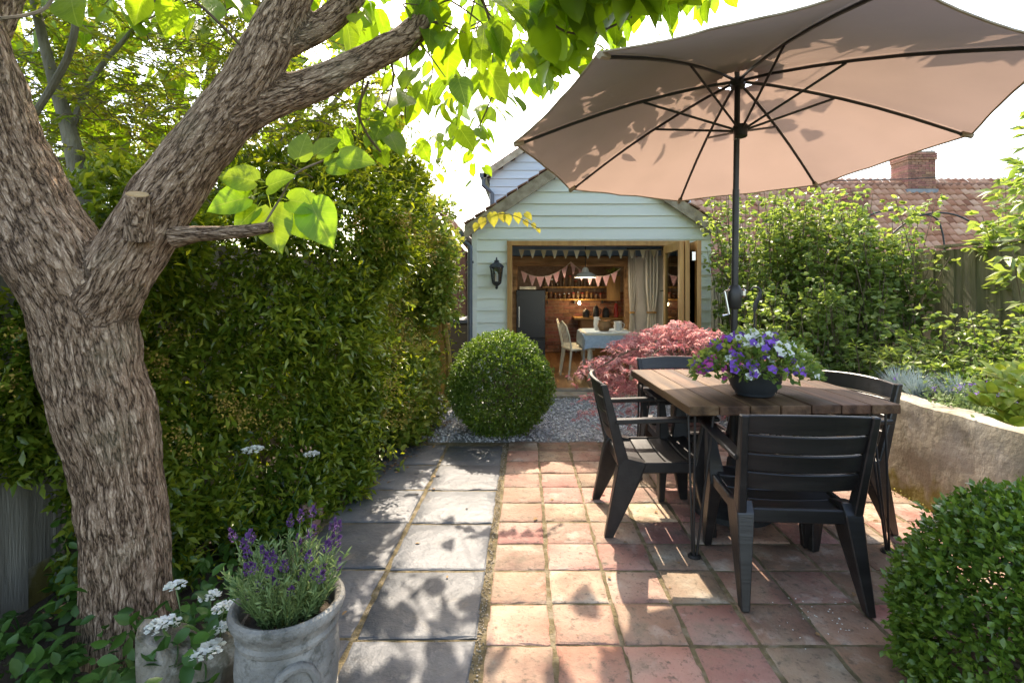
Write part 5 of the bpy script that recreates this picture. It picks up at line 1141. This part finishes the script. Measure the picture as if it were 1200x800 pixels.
bul = (fbm(np.c_[s_*1.7, zz*1.7, np.zeros(n)], 4)-.47)*1.0+.1*np.sin(np.pi*np.clip(zz/tp, 0, 1))-.28*np.clip((zz/tp-.82)/.18, 0, 1)**2
dep = RNG.exponential(.11, n)
off = bul-dep
P_ = np.c_[x+nx_*off, y+ny_*off, zz]; Nr = np.c_[nx_, ny_, .25+.9*np.clip((zz/tp-.75)/.25, 0, 1)]+RNG.normal(0, .35, (n, 3))
# leave dark hollows between the shoots
keep = (fbm(np.c_[s_*5, zz*5, dep*3], 3) > .34) & ~((CX+F*P_[:, 0]/P_[:, 1] < 70) & (CY-F*(P_[:, 2]-H)/P_[:, 1] > 560))
P_, Nr, depk = P_[keep], Nr[keep], dep[keep]
p, d, s2, t2 = tufts(P_, Nr, 11, .1, .066, .6, .3)
idx = RNG.choice(len(P_), 420); sh = Nr[idx]*np.array([1, 1, .6])+np.array([0, 0, .7])+RNG.normal(0, .4, (420, 3))      # stray shoots of new growth
pq, dq, sq, tq = tufts(P_[idx]+Nr[idx]*.06, sh, 14, .3, .06, .75, .2); p, d, s2, t2 = np.r_[p, pq], np.r_[d, dq], np.r_[s2, sq], np.r_[t2, np.clip(tq+.3, 0, 1)]
leaves('foliage', p, d, s2, T_LAN, M['hedge'], hedge, ujit=.6, rnd=t2)
idx = RNG.choice(np.nonzero(depk < .05)[0], 420); q = P_[idx]+Nr[idx]*.1; keep = (fbm(q*1.3, 2) > .37); q = q[keep]
fp = (q[:, None]+RNG.normal(0, .036, (len(q), 60, 3))+np.array([.05, 0, .03])).reshape(-1, 3); leaves('spent_flowers', fp, rdir(len(fp), .4), RNG.uniform(.012, .022, len(fp)), T_DIA, M['spent'], hedge)
hb = MB()
for k in range(46):
    s0 = random.uniform(.3, hl[-1]); X0, Y0 = np.interp(s0, hl, hp_[:, 0])-.35, np.interp(s0, hl, hp_[:, 1]); hb.tube(smoothpath([Vector((X0+random.gauss(0, .05), Y0, -.03)), Vector((X0+random.gauss(0, .1), Y0+random.gauss(0, .1), .9)), Vector((X0+random.gauss(0, .1), Y0+random.gauss(0, .1), 1.65))], 16), .012, 5)
o = hb.build('stems', M['twig'], hedge); o['kind'] = 'stuff'
# light green climber at the far end of the hedge
vine = thing('lime_climber', (-.95, 6.0, 0), 'bright lime green climber at the far end of the hedge by the bin', 'climber')
n = 1100; P_ = np.c_[RNG.normal(-1.08, .12, n), RNG.normal(6.05, .22, n), np.clip(RNG.normal(1.55, .42, n), 1.05, 2.35)]
P2 = np.c_[RNG.normal(-1.05, .09, 420), RNG.normal(5.0, .4, 420), np.abs(RNG.normal(.0, .38, 420))]
P_ = np.r_[P_, P2]; P_[:, 0] = np.minimum(P_[:, 0], np.interp(P_[:, 1], [4, 5, 6, 7], [-1.02, -.94, -.86, -.84]))
p, d, s2, t2 = tufts(P_, np.tile([.5, -.4, .5], (len(P_), 1))+RNG.normal(0, .4, (len(P_), 3)), 6, .1, .065, .7, .2)
leaves('foliage', p, d, s2, T_OV, M['lime'], vine, rnd=t2)
part('stem', M['goldfence'], vine, lambda b: b.tube(smoothpath([Vector((-.98, 6.3, -.02)), Vector((-.93, 6.28, .5)), Vector((-.98, 6.25, 1.0)), Vector((-.93, 6.2, 1.6))], 24), .035, 8), smooth=True)

# ------------------------------------------------------------------ feathery tree behind the fork
ft = thing('feathery_tree', at(125, 470, 3.0), 'slender grey-stemmed tree with fine feathery foliage behind the fork of the big tree', 'tree')
stem = [sk((135, 560, 3.0, .075), (128, 420, 3.0, .07), (112, 300, 3.0, .062), (96, 220, 3.0, .052), (80, 150, 3.0, .04), (62, 90, 3.0, .03), (40, 0, 3.0, .022), (20, -120, 3.0, .02)), sk((80, 160, 3.0, .02), (110, 90, 3.1, .016), (160, 30, 3.3, .012), (230, -60, 3.6, .008)), sk((112, 300, 3.0, .025), (180, 200, 3.3, .018), (270, 110, 3.6, .013), (360, 20, 3.9, .008)), sk((40, 135, 2.55, .016), (62, 100, 2.55, .017), (82, 60, 2.55, .016), (90, 10, 2.55, .015), (88, -60, 2.55, .013))]
part('trunk', M['greybark'], ft, lambda b: b.tube(*dens(stem[0]), 10), smooth=True)
for s0 in stem[1:]: part('branch', M['greybark'], ft, lambda b: b.tube(*dens(s0), 8), smooth=True)
SPY, SPD, SPS, SPT = [], [], [], []; ftw = MB()
for k in range(2600):
    px, py = random.uniform(-30, 470), random.uniform(-60, 330); Y = random.uniform(2.9, 4.8)
    if py > np.interp(px, [0, 100, 200, 300, 400, 470], [330, 320, 300, 270, 190, 120]) or (px > 390 and py < 90): continue
    if fbm(np.array([[px/70, py/45, Y*1.5]]), 3)[0] < .39: continue
    c = at(px, py, Y); a = random.uniform(0, 2*math.pi); d = Vector((math.cos(a), math.sin(a), random.uniform(-.5, .25))).normalized(); L_ = random.uniform(.22, .42); sd = d.cross(Vector((0, 0, 1))).normalized(); tn = random.random()
    ftw.tube([c, c+d*L_*.5+Vector((0, 0, .01)), c+d*L_+Vector((0, 0, -.05))], [.004, .003, .002], 4)
    for q in range(34):
        t = random.random(); p = c+d*L_*t+Vector((0, 0, -.05*t*t)); e = sd*random.choice((-1, 1))*.8+d*.6+Vector((random.gauss(0, .2), random.gauss(0, .2), random.gauss(-.1, .3))); SPY.append(p); SPD.append(e); SPS.append(random.uniform(.035, .068)); SPT.append(min(1, max(0, tn*.6+random.gauss(.2, .12))))
leaves('foliage', np.array(SPY), np.array(SPD), np.array(SPS), T_NAR, M['feather'], ft, rnd=np.array(SPT))
o = ftw.build('twigs', M['twig'], ft); o['kind'] = 'stuff'
# leafy trees over the left fence that close the view
bt = thing('background_tree', (-4.2, 6.5, 0), 'broad leafy tree beyond the left-hand fence', 'tree')
part('trunk', M['greybark'], bt, lambda b: b.tube([(-4.2, 6.5, -.05), (-4.15, 6.5, 1.6), (-4.0, 6.4, 3.0), (-3.8, 6.3, 4.4)], [.16, .13, .09, .04], 10), smooth=True)
for k in range(5): part('limb', M['greybark'], bt, lambda b: b.tube([(-4.1, 6.45, 1.5+.3*k), (-3.7+.4*k-.6, 6.0+.2*k, 2.2+.35*k), (-3.3+.5*k-.8, 5.6+.3*k, 2.8+.4*k)], [.05, .035, .015], 7))
n = 1500; P_ = np.c_[RNG.uniform(-5.6, -2.0, n), RNG.uniform(5.2, 8.0, n), RNG.uniform(1.2, 4.9, n)]
P_ = P_[fbm(P_*.9, 3) > .45]
p, d, s2, t2 = tufts(P_, rdir(len(P_), .3), 9, .22, .1, .7, .4); leaves('crown', p, d, s2, T_DIA, M['shrub'], bt, rnd=t2)

# ------------------------------------------------------------------ right-hand shrubs
def cane_shrub(name, lab, cat, xr, yr, base, top, ncane, m, leafs, arch=.3, per=26, tmpl=T_OV, group=None, low=.15, stemm='twig'):
    c = Vector(((xr[0]+xr[1])/2, (yr[0]+yr[1])/2, base)); t = thing(name, c, lab, cat, group); b = MB(); PP, DD, S2, T2 = [], [], [], []
    for k in range(ncane):
        x, y = random.uniform(*xr), random.uniform(*yr); h = (top-base)*random.uniform(.55, 1.04); a = random.uniform(0, 2*math.pi); ar = arch*random.random()
        pts = smoothpath([Vector((x, y, base)), Vector((x+.25*ar*math.cos(a), y+.25*ar*math.sin(a), base+h*.5)), Vector((x+ar*math.cos(a), y+ar*math.sin(a), base+h))], 24); b.tube(pts, list(np.linspace(.007, .0025, len(pts))), 4)
        for q in range(per):
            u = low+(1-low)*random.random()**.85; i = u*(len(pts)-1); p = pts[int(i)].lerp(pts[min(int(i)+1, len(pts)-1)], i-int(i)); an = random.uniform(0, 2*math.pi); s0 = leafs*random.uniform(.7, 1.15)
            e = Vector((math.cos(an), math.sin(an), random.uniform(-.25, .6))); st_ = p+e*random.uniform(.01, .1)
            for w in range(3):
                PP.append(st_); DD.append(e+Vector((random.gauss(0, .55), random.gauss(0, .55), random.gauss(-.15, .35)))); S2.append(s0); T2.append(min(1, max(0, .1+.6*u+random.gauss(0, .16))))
    o = b.build('canes', M[stemm], t); o['kind'] = 'stuff'
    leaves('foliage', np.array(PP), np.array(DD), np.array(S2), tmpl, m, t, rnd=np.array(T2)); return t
g = 'fruiting shrubs along the right-hand fence'
cane_shrub('cane_shrub', 'tall sunlit leafy shrub right behind the parasol pole beside the folded doors', 'shrub', (2.35, 3.05), (5.7, 6.6), 0, 2.65, 70, M['shrub'], .066, .38, 44, group=g)
cane_shrub('cane_shrub', 'tall leafy shrub in the middle of the right-hand border', 'shrub', (2.85, 3.6), (5.3, 6.3), .55, 2.42, 70, M['shrub'], .066, .38, 42, group=g)
cane_shrub('cane_shrub', 'leafy shrub leaning towards the bare stretch of board fence', 'shrub', (3.4, 4.0), (5.1, 6.0), .58, 2.32, 58, M['shrub'], .066, .38, 38, group=g)
cane_shrub('cane_shrub', 'dense darker leafy shrub just above the far end of the low wall', 'shrub', (2.2, 3.4), (4.8, 5.5), .1, 1.5, 84, M['shrub'], .06, .3, 36, group=g)
cane_shrub('cane_shrub', 'low leafy bush beside the folded doors below the tall shrub', 'shrub', (2.12, 2.5), (5.4, 5.9), 0, .98, 24, M['shrub'], .085, .25, 24, group=g)
cane_shrub('arching_shrub', 'loose arching shrub in front of the bare board fence', 'shrub', (3.3, 4.05), (3.7, 4.5), .6, 1.3, 26, M['shrub'], .05, .5, 34, low=.05)
cane_shrub('border_plant', 'upright narrow-leaved plants in the raised bed behind the blue grass', 'plant', (2.9, 3.6), (3.9, 4.7), .58, .95, 60, M['shrub'], .085, .2, 16, T_NAR, low=.2)
cane_shrub('border_plant', 'low mixed green plants along the back of the raised bed near the frame edge', 'plant', (3.0, 4.0), (2.9, 3.8), .6, .9, 60, M['shrub'], .055, .25, 18, T_DIA, low=.1)
cane_shrub('buddleia', 'arching shrub with long narrow leaves at the right edge of the photo above the fence', 'shrub', (4.25, 4.6), (4.2, 5.0), .0, 3.05, 20, M['shrub'], .14, .6, 30, T_LAN, low=.6)
# far garden trees closing the gap above the fence line
# blue fescue
fes = thing('blue_grass', (2.85, 3.75, .6), 'tuft of fine blue-grey grass on the raised bed above the wall', 'grass')
n = 900; cc = np.array([(2.82, 3.72), (2.95, 3.55), (2.86, 3.95)])[RNG.integers(0, 3, n)]; a = RNG.uniform(0, 2*np.pi, n); P_ = np.c_[cc+RNG.normal(0, .02, (n, 2)), np.full(n, .6)]
leaves('blades', P_, np.c_[np.cos(a)*.75*RNG.random(n), np.sin(a)*.75*RNG.random(n), RNG.uniform(.6, 1, n)], RNG.uniform(.14, .26, n), (np.array([(-.012, 0, 0), (.012, 0, 0), (-.01, .6, -.03), (.01, .6, -.03), (0, 1, -.16)]), [(0, 1, 3, 2), (2, 3, 4)]), M['blade'], fes, ujit=.3)
nep = thing('catmint', (2.85, 3.2, .6), 'low catmint with small mauve flowers spilling over the raised bed', 'plant')
n = 1500; P_ = np.c_[RNG.normal(2.85, .09, n), RNG.normal(3.22, .2, n), .62+np.abs(RNG.normal(0, .07, n))]; leaves('foliage', P_, rdir(n, .6), RNG.uniform(.02, .04, n), T_DIA, M['lavleaf'], nep)
n = 420; c_ = np.c_[RNG.normal(2.84, .09, 40), RNG.normal(3.2, .2, 40), RNG.uniform(.7, .82, 40)]; P_ = c_[RNG.integers(0, 40, n)]+RNG.normal(0, .011, (n, 3)); leaves('flowers', P_, rdir(n), RNG.uniform(.01, .018, n), T_DIA, M['purple'], nep)
# lime rosette shrub over the wall
yp = thing('lime_rosette_shrub', (2.66, 2.62, .6), 'lime green rosette shrub hanging over the low wall at the right edge', 'shrub')
ovm = bpy.data.meshes.new('leaf'); ovm.from_pydata(T_OV[0].tolist(), [], T_OV[1]); ovm.materials.append(mat('rosette_leaf', (.2, .28, .02), (.36, .4, .05), scale=3, rough=.4, transl=.35, objvar=.2)); ovm.polygons.foreach_set('use_smooth', [True]*len(ovm.polygons))
for px, py, Y in ((1158, 462, 2.66), (1180, 448, 2.7), (1192, 470, 2.55), (1172, 480, 2.55), (1196, 438, 2.75), (1150, 475, 2.6), (1198, 490, 2.5), (1185, 498, 2.5), (1205, 455, 2.6), (1212, 480, 2.5), (1168, 440, 2.85)):
    c = at(px, py, Y)
    for q in range(9):
        a = q*2.4+random.random(); leaf_obj(yp, c, (math.cos(a), math.sin(a), .45+.7*(q > 4)), random.uniform(.085, .115), ovm, up=(-.3*math.cos(a), -.5, .8))
part('stems', M['twig'], yp, lambda b: [b.tube(smoothpath([Vector((2.68, 2.65, .58)), Vector((2.66, 2.62, .75)), at(px, py, Y)], 8), .005, 4) for px, py, Y in ((1158, 462, 2.66), (1180, 448, 2.7), (1192, 470, 2.55), (1172, 480, 2.55), (1198, 490, 2.5), (1212, 480, 2.5))])['kind'] = 'stuff'

# ------------------------------------------------------------------ clipped box
def box_bush(name, lab, c, r, n, ls, m, squash=(1, 1, 1), per=5):
    t = thing(name, (c[0], c[1], 0), lab, 'shrub'); d = RNG.normal(size=(n, 3)); d /= np.linalg.norm(d, axis=1, keepdims=True)
    d = d[d[:, 2]*r*squash[2]+c[2] > .01]; n = len(d); rr = r*(1+.17*(fbm(d*2.6+c[0], 3)-.45)-.11*RNG.random(n)**2+.022*RNG.normal(size=n)+.06*(RNG.random(n) < .03))
    P_ = np.array(c)+d*rr[:, None]*np.array(squash); p, dd, s2, t2 = tufts(P_, d+np.array([0, 0, .25])+RNG.normal(0, .25, (n, 3)), per, ls*1.1, ls, .6, .1); leaves('foliage', p, dd, s2, T_DIA, m, t, rnd=t2)
    part('stem', M['twig'], t, lambda b: b.tube([(c[0], c[1], -.02), (c[0], c[1], c[2])], [.05, .03], 8))
    b = MB()
    for k in range(60):
        e = Vector(RNG.normal(size=3)).normalized()
        if c[2]+e.z*r*.8 > .03: b.tube([Vector(c)-Vector((0, 0, r*.3)), Vector(c)+Vector((e.x*squash[0], e.y*squash[1], e.z*squash[2]))*r*.9], [.008, .003], 4)
    b.build('branches', M['twig'], t)['kind'] = 'stuff'
    # second, deeper layer of foliage
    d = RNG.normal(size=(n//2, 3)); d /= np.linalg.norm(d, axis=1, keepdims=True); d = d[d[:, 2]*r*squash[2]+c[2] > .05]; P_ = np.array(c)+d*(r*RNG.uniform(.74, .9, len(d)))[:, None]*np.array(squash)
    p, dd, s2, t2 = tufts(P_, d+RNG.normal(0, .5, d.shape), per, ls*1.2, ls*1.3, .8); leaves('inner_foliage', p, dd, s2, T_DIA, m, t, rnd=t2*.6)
box_bush('box_ball', 'clipped round box ball on the gravel in front of the garden room', (-.24, 5.04, .47), .485, 6500, .024, M['box'], (1, 1, 1.0))
box_bush('box_bush', 'rounded dark green box bush cut off by the right edge of the photo', (1.79, 1.7, .23), .47, 5600, .03, M['boxdark'], (1, .95, 1.0))

# ------------------------------------------------------------------ Japanese maple
mp_ = thing('japanese_maple', (1.33, 4.75, 0), 'low weeping Japanese maple with feathery pink-red leaves behind the table', 'tree')
part('trunk', M['twig'], mp_, lambda b: b.tube(smoothpath([Vector((1.42, 4.85, -.02)), Vector((1.38, 4.83, .3)), Vector((1.45, 4.8, .6)), Vector((1.38, 4.77, .8))], 24), .028, 8), smooth=True)
for k in range(9):
    a = k*.7; part('branch', M['twig'], mp_, lambda b: b.tube(smoothpath([Vector((1.4, 4.8, .55+.03*k)), Vector((1.36+.33*math.cos(a), 4.77+.25*math.sin(a), .82+.01*k)), Vector((1.33+.74*math.cos(a), 4.75+.45*math.sin(a), .6+.02*k))], 16), [.014]*4+[.008]*4+[.004], 6))
PP = []
for k in range(190):    # drooping shelves of foliage
    a = random.uniform(0, 2*math.pi); r_ = math.sqrt(random.random()); x, y = 1.4+.86*r_*math.cos(a), 4.74+.42*r_*math.sin(a); top = 1.08-.38*r_**1.7
    if x < .95: top -= .12*(.95-x)
    z0 = random.choice((top, top, top, top-.14, top-.28, top-.42)); z0 = max(.12, z0)+random.gauss(0, .02)
    for q in range(20): dx, dy = random.gauss(0, .09), random.gauss(0, .08); PP.append((x+dx, y+dy, z0-2.2*(dx*dx+dy*dy)+random.gauss(0, .012)))
PP = np.array(PP); n = len(PP); a = RNG.uniform(0, 2*np.pi, n); leaves('foliage', PP, np.c_[np.cos(a), np.sin(a), -.55+RNG.normal(0, .25, n)], RNG.uniform(.04, .066, n), T_PALM, M['maple'], mp_, ujit=.35)

# ------------------------------------------------------------------ plants at the foot of the tree
glm = bpy.data.meshes.new('leaf'); glm.from_pydata(T_OV[0].tolist(), [], T_OV[1]); glm.polygons.foreach_set('use_smooth', [True]*len(glm.polygons)); glm.materials.append(mat('big_ground_leaf', (.035, .1, .015), (.06, .15, .022), scale=3, rough=.45, transl=.3, objvar=.25, bump=.2))
def rosette(t, c, n, size, stalk):
    for q in range(n):
        a = q*2.4+random.random()*.6; h = stalk*random.uniform(.5, 1.1); p = Vector(c)+Vector((math.cos(a)*stalk*.5, math.sin(a)*stalk*.5, h))
        st_ = part('stalk', M['ground_leaf'], t, lambda b: b.tube([Vector(c), Vector(c).lerp(p, .6)+Vector((0, 0, .015)), p], .003, 4))
        for w in (-.8, 0, .8): leaf_obj(t, p, (math.cos(a+w), math.sin(a+w), random.uniform(-.3, .2)), size*random.uniform(.75, 1.1), glm)
for k, (px, py, Y, n, sz, lab) in enumerate(((118, 800, 1.72, 7, .085, 'leafy ground plant at the bottom left below the tree trunk'), (60, 800, 1.85, 6, .08, 'leafy ground plant in the bottom left corner'), (190, 720, 2.05, 7, .075, 'leafy plant with rounded leaves against the right foot of the tree'), (215, 800, 1.66, 5, .06, 'small leafy plant in front of the pale rock'), (25, 745, 2.1, 6, .075, 'leafy dark plant left of the tree foot by the fence'))):
    c = at(px, py, Y); t = thing('ground_plant', (c.x, c.y, 0), lab, 'plant', 'leafy plants under the tree'); rosette(t, (c.x, c.y, 0), n, sz, max(.08, c.z*.9))
n = 3000; xx = RNG.uniform(-2.2, -.98, n); yy = RNG.uniform(1.35, 3.3, n); k = (xx < np.interp(yy, [1.3, 2.2, 3.3], [-.95, -1.05, -1.2])-.08) & (RNG.random(n) < np.interp(xx, [-2.2, -1.0], [1, .35]))
P_ = np.c_[xx, yy, np.abs(RNG.normal(0, .09, n))+np.interp(xx, [-2.2, -1.5], [.2, 0])*RNG.random(n)*1.6][k]; P_ = P_[~((CX+F*P_[:, 0]/P_[:, 1] < 60) & (CY-F*(P_[:, 2]-H)/P_[:, 1] < 735))]
tag(leaves('ground_cover', P_, rdir(len(P_), .5), RNG.uniform(.035, .07, len(P_)), T_OV, M['ground_leaf'], None), 'low dark leafy ground cover under the tree and hedge', 'ground cover')
um = thing('umbel_plant', at(225, 770, 1.75).to_2d().to_3d(), 'plant with flat white flower heads between the tree and the urn', 'flower')
base = um.location.copy()
for px, py, Y, r_ in ((205, 683, 1.88, .035), (246, 695, 1.85, .035), (263, 708, 1.8, .038), (190, 728, 1.75, .05), (258, 733, 1.74, .032), (243, 757, 1.68, .05), (296, 524, 2.6, .05), (365, 530, 2.9, .04)):
    c = at(px, py, Y)
    if py < 600: root = Vector((c.x-.15, c.y+.1, c.z-.3))
    else: root = base+Vector((random.gauss(0, .03), random.gauss(0, .03), -.02))
    st_ = part('flower_stem', M['lavleaf'], um, lambda b: b.tube(smoothpath([root, root.lerp(c, .6)+Vector((.01, 0, .02)), c], 12), .0025, 5))
    nh = 130; a = RNG.uniform(0, 2*np.pi, nh); rr = r_*np.sqrt(RNG.random(nh)); cl_ = np.round(a/(2*np.pi)*9)/9*2*np.pi; a = a*.45+cl_*.55
    P_ = np.c_[c.x+rr*np.cos(a), c.y+rr*np.sin(a), c.z-.25*rr**2/r_+RNG.normal(0, .002, nh)]
    leaves('flower_head', P_, np.c_[np.cos(a), np.sin(a), RNG.normal(.2, .3, nh)], np.full(nh, r_*.17), T_FLOWER, M['whitepetal'], st_, stuff=False, ujit=.3)
n = 160; P_ = np.array(base)+np.c_[RNG.normal(0, .07, n), RNG.normal(.03, .07, n), RNG.uniform(.05, .32, n)]; leaves('foliage', P_, rdir(n), RNG.uniform(.04, .075, n), T_OV, M['ground_leaf'], um)
